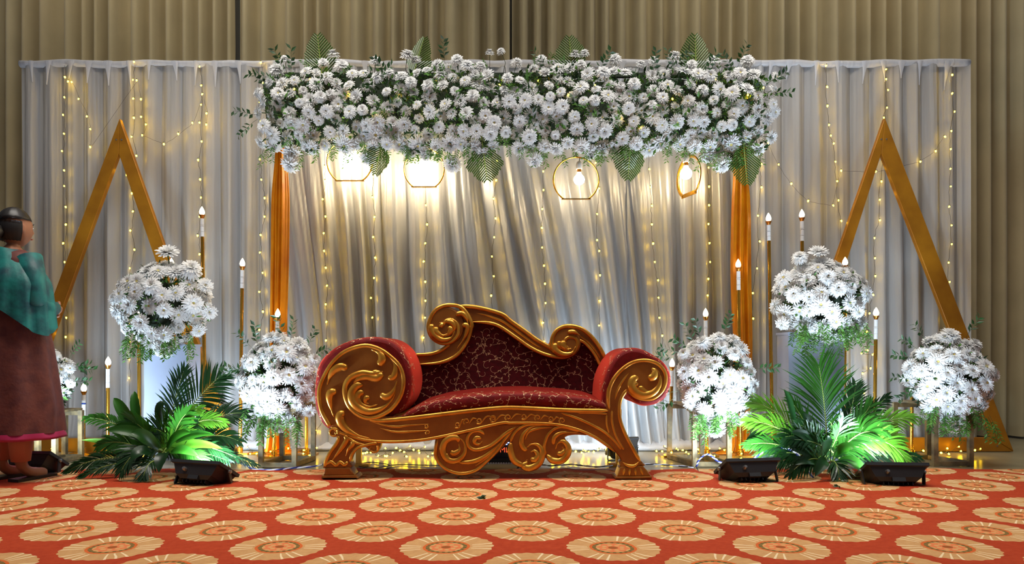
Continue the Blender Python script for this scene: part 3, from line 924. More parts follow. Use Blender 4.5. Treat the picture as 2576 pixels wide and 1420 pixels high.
# amber drapes tied to the posts
def amber(path, lab):
    """path: list of (left px, right px, y px) from top to bottom."""
    t = thing('amber_drape', lab, 'drape', ((path[0][0] + path[0][1]) / 2 * YA / F - CX * YA / F, YA - .03, 0), 'amber satin drapes on the arch posts')
    lft = smooth_path([Vector((p[0], p[2])) for p in path], 5); rgt = smooth_path([Vector((p[1], p[2])) for p in path], 5)
    vs, fs = [], []
    n = 44
    for j, (l, r) in enumerate(zip(lft, rgt)):
        for i in range(2 * n):
            u = i / n if i <= n else 2 - i / n
            front = i <= n
            c = 4 * u * (1 - u)
            amp = 0.016 * math.sin(u * 19 + 0.3 * math.sin(j * .2)) + 0.008 * math.sin(u * 37 + j * 0.05)
            Y = YA - 0.03 - (0.035 * math.sqrt(c) + amp * c ** .3 if front else -0.06 * math.sqrt(c) - amp * .5)
            px = l.x + (r.x - l.x) * u
            p = P(px, l.y, YA - 0.03); p.y = Y; p.z = max(p.z, 0.012)
            vs.append(p)
    m = 2 * n
    for j in range(len(lft) - 1):
        for i in range(m):
            fs.append((j * m + i, (j + 1) * m + i, (j + 1) * m + (i + 1) % m, j * m + (i + 1) % m))
    mb = MB(); mb.add(vs, fs); mb.build('cloth', M_ORANGE, t, smooth=True)
    # cloth spreading on the floor
    mb = MB(); bl, br = path[-1][0], path[-1][1]
    c = P((bl + br) / 2, 1140, YA); vs, fs = [], []
    for j in range(7):
        for i in range(36):
            a = 2 * PI * i / 36; rr = 0.034 * j * (1 + .18 * math.sin(a * 5 + j * .4))
            vs.append((c.x + rr * 1.1 * math.cos(a), YA - 0.01 + rr * .33 * math.sin(a), max(.006, (0.10 * math.exp(-j * .5) + 0.012 * math.sin(a * 7 + j)) if j < 6 else .006)))
    for j in range(6):
        for i in range(36):
            fs.append((j * 36 + i, j * 36 + (i + 1) % 36, (j + 1) * 36 + (i + 1) % 36, (j + 1) * 36 + i))
    mb.add(vs, fs); mb.build('floor_folds', M_ORANGE, t, smooth=True)


amber([(694, 720, 330), (693, 722, 400), (684, 728, 500), (682, 727, 640), (680, 723, 800), (678, 722, 950), (672, 728, 1100), (664, 732, 1150)], 'amber orange satin drape wrapped round the left arch post')
amber([(1850, 1876, 330), (1847, 1880, 430), (1842, 1888, 520), (1839, 1890, 700), (1846, 1893, 870), (1845, 1888, 1000), (1838, 1888, 1110), (1828, 1896, 1150)], 'amber orange satin drape wrapped round the right arch post')

# ------------------------------------------------------------------ ring lamps
def ring_lamp(cx, cy, rx, ry, bulb, br, lab, Y, yaw=0.0, plate_w=34, boost=None):
    c = P(cx, cy, Y)
    t = thing('ring_lamp', lab, 'lamp', (c.x, Y, c.z), 'gold ring lamps hanging from the arch')
    k = Y / F
    path = []
    for i in range(49):
        a = -PI / 2 + math.radians(32) + (2 * PI - math.radians(64)) * i / 48
        path.append(Vector((c.x + rx * k * math.cos(a), Y + yaw * math.cos(a) * ry * k, c.z + ry * k * math.sin(a))))
    mb = MB(); mb.tube(path, 0.006, n=6, ky=2.2); mb.build('ring', M_GOLDPOLE, t, smooth=True)
    mb = MB(); mb.bar(path[0] + (path[0] - path[-1]) * .1, path[-1] + (path[-1] - path[0]) * .1, .006, .03); mb.build('bottom_plate', M_GOLDPOLE, t)
    b = P(bulb[0], bulb[1], Y); r = br * k
    mb = MB(); mb.lathe([(r * .30, r * 1.35), (r * .45, r * .9), (r * .86, r * .45), (r, 0), (r * .88, -r * .5), (r * .5, -r * .86), (r * .05, -r)], b, 14)
    mb.build('bulb', boost or E_RING, t, smooth=True)
    mb = MB(); mb.lathe([(r * .34, r * 1.3), (r * .40, r * 1.9)], b, 10); mb.build('screw_cap', M_CUP, t, smooth=True, angle=40)
    mb = MB(); mb.lathe([(r * .55, r * 1.85), (r * .62, r * 2.6), (r * .45, r * 3.1), (r * .2, r * 3.3)], b, 12); mb.build('bulb_holder', M_WHITEPL, t, smooth=True, angle=40)
    top = P(cx, cy - ry - 22, Y)
    mb = MB(); mb.tube([b + Vector((0, 0, r * 3.2)), b + Vector((0.004, 0, r * 3.2 + .03)), Vector((c.x, Y, c.z + ry * k)), top, top + Vector((0.02, 0, .12))], 0.0035, n=5); mb.build('cord', M_CABLEK, t, smooth=True)


E_RING_HI = emit('bright_lamp_bulb_glow', (1.0, 0.80, 0.50, 1), RING * 1.15)
ring_lamp(880, 407, 57, 57, (880, 410), 22, 'gold ring lamp with dazzling bulb under the left end of the arch', 5.41, boost=E_RING_HI)
ring_lamp(1067, 426, 50, 53, (1067, 425), 22, 'gold ring lamp with dazzling bulb, second one from the left drape', 5.41, boost=E_RING_HI)
ring_lamp(1449, 453, 57, 57, (1457, 452), 14, 'gold ring lamp with clearly visible white holder and bulb, right of arch centre', 5.36)
ring_lamp(1733, 446, 16, 51, (1726, 437), 15, 'gold ring lamp turned sideways so it looks narrow', 5.36, yaw=-1.0)

# ------------------------------------------------------------------ candle lamps on poles
def candle(x, ytop, sleeve_len, base_px, Y, lab, lean=0, tape=False, pole_r=0.0125):
    """x px, top of the bulb in px; base_px the pole's x at floor level."""
    k = Y / F
    top = P(x, ytop, Y)
    foot = Vector(((base_px - CX) * k, Y, 0))
    t = thing('candle_lamp', lab, 'lamp', foot, 'candle lamps on gold poles')
    ax = (top - foot).normalized()
    q = Vector((0, 0, 1)).rotation_difference(ax).to_matrix()
    H = (top - foot).length
    at = lambda h: foot + ax * h
    bh = 0.062; cup = 0.026; sl = sleeve_len * k
    z1 = H - bh; z2 = z1 - cup; z3 = z2 - sl
    mb = MB(); mb.tube([at(0.012), at(z3)], pole_r, n=12); mb.build('pole', M_GOLDPOLE, t, smooth=True, angle=50)
    cuts = [0, .36, .42, .72, 1.0]
    for i in range(4):
        if i == 1: r = 0.0152
        else: r = 0.0142
        mb = MB(); mb.lathe([(r, z3 + sl * (1 - cuts[i + 1])), (r, z3 + sl * (1 - cuts[i]) - .002)], foot, 12, rot=q)
        mb.build('sleeve', M_BLUETAPE if (tape and i == 1) else M_WHITEPL, t, smooth=True, angle=40)
    mb = MB(); mb.lathe([(.010, z2 - .002), (.014, z2 + .006), (.021, z1 - .004), (.022, z1), (.012, z1 + .002)], foot, 12, rot=q); mb.build('cup', M_CUP, t, smooth=True, angle=40)
    mb = MB(); mb.lathe([(.010, z1), (.0185, z1 + .012), (.0195, z1 + .022), (.015, z1 + .038), (.007, z1 + .053), (.001, H)], foot, 10, rot=q); mb.build('bulb', E_CANDLE, t, smooth=True)
    mb = MB(); mb.box((foot.x, Y, .008), (.15, .11, .016)); mb.build('base_plate', M_GOLDPOLE, t)
    mb = MB(); mb.lathe([(.022, .016), (.022, .05), (.014, .055)], foot, 10); mb.build('collar', M_GOLDPOLE, t, smooth=True, angle=40)


CL = [
    (211, 964, 56, 210, 5.28, 'shortest left candle lamp, with blue tape on its sleeve', True),
    (272, 898, 48, 271, 5.22, 'candle lamp rising behind the left edge of the left palm leaves', False),
    (349, 785, 44, 351, 5.20, 'candle lamp touching the left side of the left pedestal bouquet', False),
    (431, 650, 44, 446, 5.26, 'candle lamp glowing at the top of the left pedestal bouquet', False),
    (508, 520, 46, 518, 5.24, 'tallest left candle lamp, beside the left triangle', False),
    (610, 650, 46, 604, 5.30, 'candle lamp standing free between left triangle and amber drape', False),
    (699, 777, 50, 690, 5.12, 'candle lamp standing before the left amber drape', False),
    (771, 898, 40, 771, 5.22, 'low candle lamp behind the right side of the left stand bouquet', False),
    (1691, 902, 40, 1685, 5.16, 'candle lamp beside the right scroll arm of the sofa', False),
    (1775, 776, 48, 1778, 5.18, 'candle lamp rising from the top of the right stand bouquet', False),
    (1857, 652, 48, 1863, 5.16, 'candle lamp standing before the right amber drape', False),
    (1933, 536, 40, 1944, 5.22, 'tall candle lamp just right of the right amber drape', False),
    (2017, 527, 50, 2023, 5.26, 'tallest right candle lamp, behind the right pedestal bouquet', False),
    (2126, 647, 44, 2124, 5.26, 'candle lamp glowing at the right triangle leg above the pedestal bouquet', False),
    (2204, 774, 50, 2199, 5.22, 'candle lamp standing inside the right triangle', False),
    (2294, 904, 50, 2293, 5.16, 'low candle lamp left of the far right bouquet', False),
]
for (x, yt, sl, bx, Y, lab, tp) in CL: candle(x, yt, sl, bx, Y, lab, tape=tp)

# ------------------------------------------------------------------ bouquets, stands, pedestals
def bouquet(cx, cy, rx, ry, Y, n, lab, seed, fr=19, extra=(), sprigs=(), fern=26, tall=0.0, rd=None):
    global R
    keep, R = R, random.Random(seed)
    k = Y / F
    c = P(cx, cy, Y)
    t = thing('chrysanthemum_bouquet', lab, 'bouquet', c, 'round white chrysanthemum bouquets')
    ax, az = rx * k, ry * k
    ay = (rd or min(ax, az)) * 0.85
    mb = MB()
    mb.lathe([(ax * .12, -az * .55), (ax * .45, -az * .4), (ax * .55, 0), (ax * .45, az * .35), (ax * .1, az * .5)], c, 10)
    mb.build('floral_foam', M_CORE, t, smooth=True)
    lv = Leaves()
    done = []
    tries = 0
    while len(done) < n and tries < 9000:
        tries += 1
        v = Vector((R.gauss(0, 1), R.gauss(0, 1), R.gauss(0, 1))).normalized()
        if v.y > 0.35: continue
        md = 0.36 if tries < 4000 else 0.28
        if any((v - w).length < md for w in done): continue
        done.append(v)
    fl = []
    for v in done:
        s = R.uniform(.82, 1.03)
        # lower half narrows to a drop
        wx = 1.0 - 0.35 * max(0, -v.z) ** 1.5
        p = c + Vector((v.x * ax * s * wx, v.y * ay * s, v.z * az * s))
        nr = Vector((v.x * .8, v.y - .35, v.z * .75 + (.15 if v.z > 0 else -.05))) + Vector((R.uniform(-.25, .25), R.uniform(-.2, .1), R.uniform(-.25, .25)))
        fl.append((p, nr, fr * k * R.uniform(.85, 1.2) * 1.1))
    for (x, y, r) in extra:
        p = P(x, y, Y - ay * .3)
        v = (p - c)
        fl.append((p, Vector((v.x * 1.2, -.35, v.z * 1.6)), r * k * 1.1))
    for (p, nr, r) in fl:
        put_flower(t, p, nr, r)
        nr = nr.normalized()
        lv.mb.tube([p - nr * r * .6, p - nr * .05, c.lerp(p, .35)], .002, n=3, mi=2)
    for i in range(900):
        v = Vector((R.gauss(0, 1), R.gauss(0, 1), R.gauss(0, 1))).normalized()
        s = R.uniform(.45, .93)
        p = c + Vector((v.x * ax * s, v.y * ay * s, v.z * az * s))
        lv.leaf(p, v + Vector((R.uniform(-.8, .8), R.uniform(-.8, .8), R.uniform(-.8, .8))), R.uniform(.03, .055), R.uniform(.006, .012), 0 if R.random() < .6 else 1)
    for i in range(fern):
        a = R.uniform(-1, 1)
        p = c + Vector((a * ax * .7, -ay * R.uniform(.1, .8), -az * R.uniform(.45, .8)))
        lv.sprig(p, (a * .5, -.25, -1), R.uniform(.10, .2), n=16, lw=.006, ll=.032, mi=1, droop=.12)
    for (x, y, dx, dz) in sprigs:
        lv.sprig(P(x, y, Y - ay * .3), (dx, -.2, dz), .15, n=9, lw=.011, ll=.042, mi=0)
    lv.build('foliage', t)
    R = keep
    return t


def stand(x0, x1, ytop, Y0, Y1, lab, skew=0.0):
    """Open wooden flower stand: four legs, floor rails, top board. x in px at the front legs."""
    a, b = (x0 - CX) * Y0 / F, (x1 - CX) * Y0 / F
    zt = CH - (ytop - HY) * Y0 / F
    t = thing('flower_stand', lab, 'stand', ((a + b) / 2, (Y0 + Y1) / 2, 0), 'open wooden flower stands')
    s = .030
    for x in (a, b):
        for Y in (Y0, Y1):
            xx = x + skew * (Y - Y0)
            mb = MB(); mb.box((xx, Y, zt / 2), (s, s, zt)); mb.build('leg', M_STAND, t)
    for Y in (Y0, Y1):
        for z in (.02, zt - .02):
            mb = MB(); mb.box(((a + b) / 2 + skew * (Y - Y0), Y, z), (b - a - s, s * .9, .03)); mb.build('rail', M_STAND, t)
    for x in (a, b):
        mb = MB(); mb.bar((x, Y0 + s / 2, .02), (x + skew * (Y1 - Y0), Y1 - s / 2, .02), s * .9, .03); mb.build('rail', M_STAND, t)
    mb = MB(); mb.box(((a + b) / 2 + skew * (Y1 - Y0) / 2, (Y0 + Y1) / 2, zt + .008), (b - a + .03, Y1 - Y0 + .03, .014)); mb.build('top_board', M_STAND, t)


def pedestal(x0, x1, ytop, Y, lab):
    a, b = (x0 - CX) * Y / F, (x1 - CX) * Y / F
    zt = CH - (ytop - HY) * Y / F
    d = .22
    t = thing('pedestal', lab, 'pedestal', ((a + b) / 2, Y + d / 2, 0), 'white cloth wrapped pedestals')
    mb = MB(); vs, fs = [], []
    n, rows = 40, 18
    for j in range(rows + 1):
        z = zt * j / rows
        for i in range(n):
            th = 2 * PI * i / n + PI / 4
            c, s = math.cos(th), math.sin(th)
            m = max(abs(c), abs(s)); 
            r = 1 + .016 * n1(i * .9 + z * 6, 40 + x0) + .02 * math.sin(z * 9 + i * .6) * (1 - j / rows)
            vs.append(((a + b) / 2 + c / m * (b - a) / 2 * r, Y + d / 2 + s / m * d / 2 * r, z))
    for j in range(rows):
        for i in range(n):
            fs.append((j * n + i, j * n + (i + 1) % n, (j + 1) * n + (i + 1) % n, (j + 1) * n + i))
    mb.add(vs, fs); mb.build('wrapped_cloth', M_CLOTHW, t, smooth=True, angle=50)
    mb = MB(); mb.box(((a + b) / 2, Y + d / 2, zt + .008), (b - a + .012, d + .012, .016)); mb.build('top_board', M_CLOTHW, t)


pedestal(362, 470, 872, 4.98, 'white cloth wrapped pedestal under the left high bouquet')
pedestal(1984, 2124, 842, 4.98, 'white cloth wrapped pedestal under the right high bouquet')
stand(657, 741, 1025, 4.67, 4.98, 'worn wooden stand under the bouquet left of the sofa', skew=.12)
stand(1747, 1834, 1025, 4.70, 5.05, 'worn wooden stand under the bouquet right of the sofa', skew=-.25)
stand(2352, 2441, 1020, 4.72, 5.02, 'worn wooden stand under the far right bouquet', skew=-.35)
stand(95, 138, 1040, 4.80, 5.05, 'worn wooden stand behind the person in teal', skew=.1)

bouquet(414, 768, 112, 112, 4.95, 52, 'high white bouquet with tall top flower on the left pedestal', 11, fr=20,
        extra=((422, 640, 28), (374, 690, 26), (432, 685, 26), (480, 680, 28), (305, 715, 17), (307, 745, 17), (304, 790, 18), (316, 833, 16), (515, 720, 20), (408, 886, 21), (525, 785, 20), (500, 832, 17)))
bouquet(700, 960, 90, 112, 4.72, 58, 'white bouquet on the stand between left amber drape and sofa', 12, fr=20,
        extra=((700, 852, 17), (750, 868, 22), (790, 905, 16), (780, 1035, 17), (700, 1078, 17), (770, 955, 16), (625, 1000, 16), (690, 1050, 22), (730, 1062, 22)),
        sprigs=((625, 935, -1, .2), (618, 925, -1, -.2), (640, 880, -.7, .6), (730, 860, .2, 1), (770, 880, .5, .8), (780, 900, .9, .5), (650, 875, -.3, 1), (715, 855, -.2, 1)))
bouquet(1800, 962, 92, 112, 4.75, 58, 'white bouquet on the stand between sofa and right amber drape', 13, fr=20,
        extra=((1810, 852, 19), (1845, 855, 18), (1720, 890, 15), (1890, 935, 15), (1895, 970, 17), (1770, 1056, 26), (1800, 1080, 26), (1860, 1055, 24), (1878, 1050, 18), (1738, 1010, 22)),
        sprigs=((1715, 890, -1, .4), (1700, 900, -1, 0), (1750, 868, -.6, .8), (1765, 860, -.4, 1), (1705, 985, -1, -.1), (1700, 1000, -1, -.5), (1820, 845, .3, 1), (1740, 880, -1, .5), (1895, 930, 1, .2)))
bouquet(2066, 757, 108, 100, 4.95, 56, 'high white bouquet with ragged top flowers on the right pedestal', 14, fr=20,
        extra=((2012, 650, 20), (2058, 638, 24), (2065, 668, 26), (1972, 700, 21), (2020, 690, 24), (2120, 700, 22), (2170, 740, 20), (2165, 815, 20), (2150, 830, 18), (1968, 815, 17), (2085, 850, 19), (2125, 845, 17), (2028, 830, 22)), fern=44)
bouquet(2385, 955, 98, 112, 4.76, 64, 'white bouquet on the stand at the far right', 15, fr=20,
        extra=((2390, 850, 26), (2340, 1020, 22), (2400, 1065, 30), (2385, 1022, 26), (2310, 935, 18), (2450, 870, 20)),
        sprigs=((2310, 880, -1, .5), (2300, 900, -1, 0), (2295, 955, -1, .2), (2300, 975, -.8, -.6), (2330, 860, -.5, .8), (2430, 850, .3, 1)))
bouquet(118, 962, 56, 78, 4.90, 32, 'white bouquet half hidden behind the person in teal', 16, fr=18,
        extra=((176, 928, 12), (178, 965, 12)), sprigs=((180, 925, 1, .2), (182, 930, 1, -.1), (176, 960, 1, 0), (172, 905, .6, .8)), fern=14)

# ------------------------------------------------------------------ palm clumps
def frond(parent, base, tip, lw, Yb, Yt, sag=0.15, n=20, m=0, width=0.011, ang=0.9, name='palm_frond', droop=.25):
    b, t = P(base[0], base[1], Yb), P(tip[0], tip[1], Yt)
    b.z = max(b.z, .02); t.z = max(t.z, .03)
    mid = (b + t) / 2 + Vector((0, -0.05, sag))
    path = []
    for i in range(13):
        u = i / 12
        path.append(b * (1 - u) ** 2 + mid * 2 * u * (1 - u) + t * u * u)
    mb = MB(); mb.tube(path, [.0055 * (1 - .8 * i / 12) for i in range(13)], n=5, mi=1)
    L = lw * (Yb + Yt) / 2 / F
    roll = R.uniform(-.5, .5)
    n = int(n * 1.25)
    for i in range(n):
        u = 0.14 + 0.86 * i / (n - 1)
        f = u * 12; i0 = min(11, int(f)); p = path[i0].lerp(path[i0 + 1], f - i0)
        tg = (path[min(12, i0 + 1)] - path[i0]).normalized()
        view = Vector((math.sin(roll), -math.cos(roll), .35)).normalized()
        s = tg.cross(view).normalized(); nn = s.cross(tg)
        for sd in (-1, 1):
            l = L * (math.sin(PI * (0.12 + .80 * u)) ** .6) * R.uniform(.85, 1.1)
            a = ang * (1.05 - .65 * u) + R.uniform(-.08, .08)
            d = (tg * math.cos(a) + s * sd * math.sin(a) + nn * R.uniform(-.05, .25)).normalized()
            q = [p]
            for k in range(3):
                d = (d + Vector((0, 0, -droop * (k + 1) * .35 * R.uniform(.6, 1.3)))).normalized()
                q.append(q[-1] + d * (l / 3))
            for qq in q: qq.z = max(qq.z, .014)
            w = d.cross(nn).normalized() * (width * .62)
            mb.add([q[0] - w * .4, q[0] + w * .4, q[1] + w, q[1] - w, q[2] + w * .85, q[2] - w * .85, q[3]], [(0, 1, 2, 3), (3, 2, 4, 5), (5, 4, 6)], 0)
    return mb.build(name, [(M_PALM, M_PALM2, M_PALM3)[m], M_RACHIS], parent)


def broad(parent, base, tip, hw, Yb, Yt, m=0, sag=.06):
    b, t = P(base[0], base[1], Yb), P(tip[0], tip[1], Yt)
    b.z = max(b.z, .02); t.z = max(t.z, .02)
    mid = (b + t) / 2 + Vector((0, -.03, sag))
    vs, fs = [], []
    n = 10
    h = hw * .72 * Yb / F
    for i in range(n + 1):
        u = i / n
        p = b * (1 - u) ** 2 + mid * 2 * u * (1 - u) + t * u * u
        tg = ((mid - b) * (1 - u) + (t - mid) * u).normalized()
        s = tg.cross(Vector((R.uniform(-.1, .1), -1, .5))).normalized(); nn = s.cross(tg)
        w = h * (math.sin(PI * min(1, .06 + u * .94)) ** .75 if u < 1 else 0.02)
        for q in (-1, -.5, 0, .5, 1):
            v = p + s * (w * q) + nn * (abs(q) * w * .3); v.z = max(v.z, .012)
            vs.append(v)
    for i in range(n):
        for j in range(4):
            a = i * 5 + j; fs.append((a, a + 1, a + 6, a + 5))
    mb = MB(); mb.add(vs, fs)
    return mb.build('broad_leaf', (M_PALM, M_PALM2, M_PALM3)[m], parent, smooth=True)


p1 = thing('palm_clump', 'green clump of palm fronds and broad leaves below the left pedestal', 'plant', P(410, 1180, 4.5) * 1.0, 'palm leaf clumps on the stage edge')
p1.location.z = 0
FR1 = [((425, 1095), (552, 948), 92, 4.72, 4.75, .02, 22, 1, .012, 1.15), ((420, 1120), (462, 935), 70, 4.75, 4.85, .02, 18, 1, .012, .8), ((390, 1110), (500, 1030), 52, 4.45, 4.30, .06, 18, 2, .010, .8),
       ((370, 1120), (218, 1052), 42, 4.50, 4.55, .10, 20, 0, .010, .8), ((420, 1140), (305, 1185), 60, 4.32, 4.12, .16, 22, 1, .008, 1.0), ((370, 1160), (168, 1186), 46, 4.45, 4.35, .10, 22, 1, .009, .8),
       ((400, 1165), (205, 1212), 40, 4.35, 4.18, .08, 20, 1, .009, .8), ((460, 1120), (612, 1040), 62, 4.55, 4.65, .12, 22, 1, .010, .9), ((470, 1130), (600, 1110), 52, 4.50, 4.5, .12, 20, 1, .010, .9),
       ((450, 1100), (560, 1062), 46, 4.40, 4.35, .10, 18, 2, .009, .8), ((440, 1140), (530, 1180), 46, 4.30, 4.16, .10, 18, 0, .010, .9), ((400, 1120), (330, 1060), 60, 4.4, 4.3, .06, 16, 0, .012, .7),
       ((420, 1120), (420, 1060), 66, 4.35, 4.2, .04, 16, 0, .012, .9), ((450, 1150), (640, 1168), 40, 4.5, 4.5, .10, 18, 1, .008, .8), ((390, 1150), (250, 1120), 50, 4.35, 4.3, .10, 18, 0, .011, .8), ((430, 1130), (470, 1040), 56, 4.35, 4.25, .05, 16, 0, .012, .8),
       ((400, 1160), (360, 1205), 46, 4.25, 4.1, .07, 16, 1, .009, .9)]
for q in range(16):
    a = R.uniform(-.3, PI + .1)
    FR1.append(((415 + R.uniform(-30, 30), 1135 + R.uniform(-10, 20)), (415 + 165 * math.cos(a) * R.uniform(.6, 1.1), 1150 - 105 * math.sin(a) * R.uniform(.5, 1.0)), R.uniform(40, 58), 4.45 + R.uniform(-.15, .2), 4.4 + R.uniform(-.25, .25), R.uniform(.05, .14), 22, R.choice((0, 1, 1, 1, 2)), .0085, .85))
for (b, t, lw, yb, yt, sg, n, m, w, an) in FR1: frond(p1, b, t, lw, yb, yt, sg, n, m, w, an)
for (b, t, hw, yb, yt, m) in (((340, 1090), (286, 1002), 20, 4.4, 4.4, 0), ((350, 1080), (338, 985), 17, 4.45, 4.5, 0), ((400, 1070), (410, 1010), 16, 4.45, 4.45, 1), ((430, 1120), (540, 1095), 15, 4.3, 4.15, 0), ((430, 1130), (560, 1130), 16, 4.28, 4.15, 2),
                               ((390, 1110), (270, 1085), 20, 4.3, 4.2, 0), ((400, 1130), (330, 1090), 22, 4.25, 4.15, 0), ((420, 1130), (480, 1090), 18, 4.25, 4.12, 0), ((430, 1140), (500, 1150), 16, 4.2, 4.1, 0), ((390, 1150), (205, 1108), 12, 4.6, 4.6, 2), ((380, 1140), (330, 1160), 22, 4.2, 4.1, 1), ((420, 1140), (400, 1190), 22, 4.2, 4.08, 1)):
    broad(p1, b, t, hw, yb, yt, m)
p2 = thing('palm_clump', 'green clump of palm fronds with one tall upright frond below the right pedestal', 'plant', (P(2080, 1180, 4.5).x, 4.5, 0), 'palm leaf clumps on the stage edge')
FR2 = [((2082, 1150), (2060, 922), 132, 4.62, 4.72, .0, 26, 0, .010, .85), ((2040, 1130), (1896, 1012), 66, 4.60, 4.60, .10, 22, 2, .010, .8), ((2040, 1150), (1884, 1062), 60, 4.50, 4.45, .12, 22, 2, .010, .8),
       ((2040, 1160), (1880, 1120), 50, 4.45, 4.4, .10, 20, 0, .010, .8), ((2110, 1150), (2152, 975), 70, 4.6, 4.65, .03, 20, 1, .010, .7), ((2110, 1150), (2190, 1020), 66, 4.55, 4.55, .05, 20, 0, .010, .7),
       ((2110, 1140), (2296, 1052), 62, 4.6, 4.65, .14, 24, 2, .009, .8), ((2120, 1150), (2268, 1108), 56, 4.5, 4.5, .14, 22, 2, .009, .9), ((2130, 1140), (2284, 1165), 66, 4.42, 4.32, .22, 24, 2, .010, 1.0),
       ((2080, 1170), (1990, 1190), 60, 4.3, 4.15, .12, 18, 1, .011, .9), ((2080, 1170), (2110, 1195), 60, 4.3, 4.12, .10, 18, 1, .011, .9), ((2090, 1150), (2230, 1000), 60, 4.75, 4.9, .06, 20, 1, .010, .7), ((2060, 1150), (1990, 1010), 60, 4.6, 4.6, .04, 20, 0, .010, .7),
       ((2100, 1150), (2200, 1090), 60, 4.35, 4.25, .12, 18, 0, .011, .9), ((2060, 1150), (1975, 1100), 60, 4.35, 4.25, .10, 18, 1, .011, .9), ((2080, 1150), (2120, 1060), 56, 4.4, 4.3, .03, 16, 0, .011, .8), ((2070, 1160), (2030, 1080), 56, 4.4, 4.3, .03, 16, 0, .011, .8),
       ((2130, 1160), (2310, 1150), 46, 4.5, 4.45, .06, 20, 1, .008, .8), ((2060, 1170), (1930, 1150), 46, 4.4, 4.4, .10, 18, 1, .009, .8)]
for q in range(16):
    a = R.uniform(-.25, PI + .25)
    FR2.append(((2080 + R.uniform(-35, 35), 1140 + R.uniform(-10, 25)), (2080 + 175 * math.cos(a) * R.uniform(.6, 1.05), 1150 - 120 * math.sin(a) * R.uniform(.5, 1.0)), R.uniform(42, 62), 4.5 + R.uniform(-.15, .2), 4.45 + R.uniform(-.25, .25), R.uniform(.05, .14), 22, R.choice((0, 0, 1, 1, 2)), .0085, .85))
for (b, t, lw, yb, yt, sg, n, m, w, an) in FR2: frond(p2, b, t, lw, yb, yt, sg, n, m, w, an)
for (b, t, hw, yb, yt, m) in (((2000, 1080), (1972, 980), 11, 4.5, 4.5, 1), ((2040, 1120), (2020, 1040), 20, 4.4, 4.35, 1), ((2050, 1130), (1990, 1090), 20, 4.3, 4.2, 1), ((1930, 1100), (1872, 1120), 17, 4.5, 4.45, 1), ((2080, 1160), (2050, 1200), 20, 4.2, 4.1, 1), ((2110, 1160), (2180, 1195), 22, 4.25, 4.12, 0), ((2100, 1150), (2150, 1130), 20, 4.25, 4.15, 0), ((2070, 1150), (2080, 1100), 20, 4.3, 4.2, 1), ((2060, 1170), (2000, 1170), 18, 4.25, 4.15, 1)):
    broad(p2, b, t, hw, yb, yt, m)

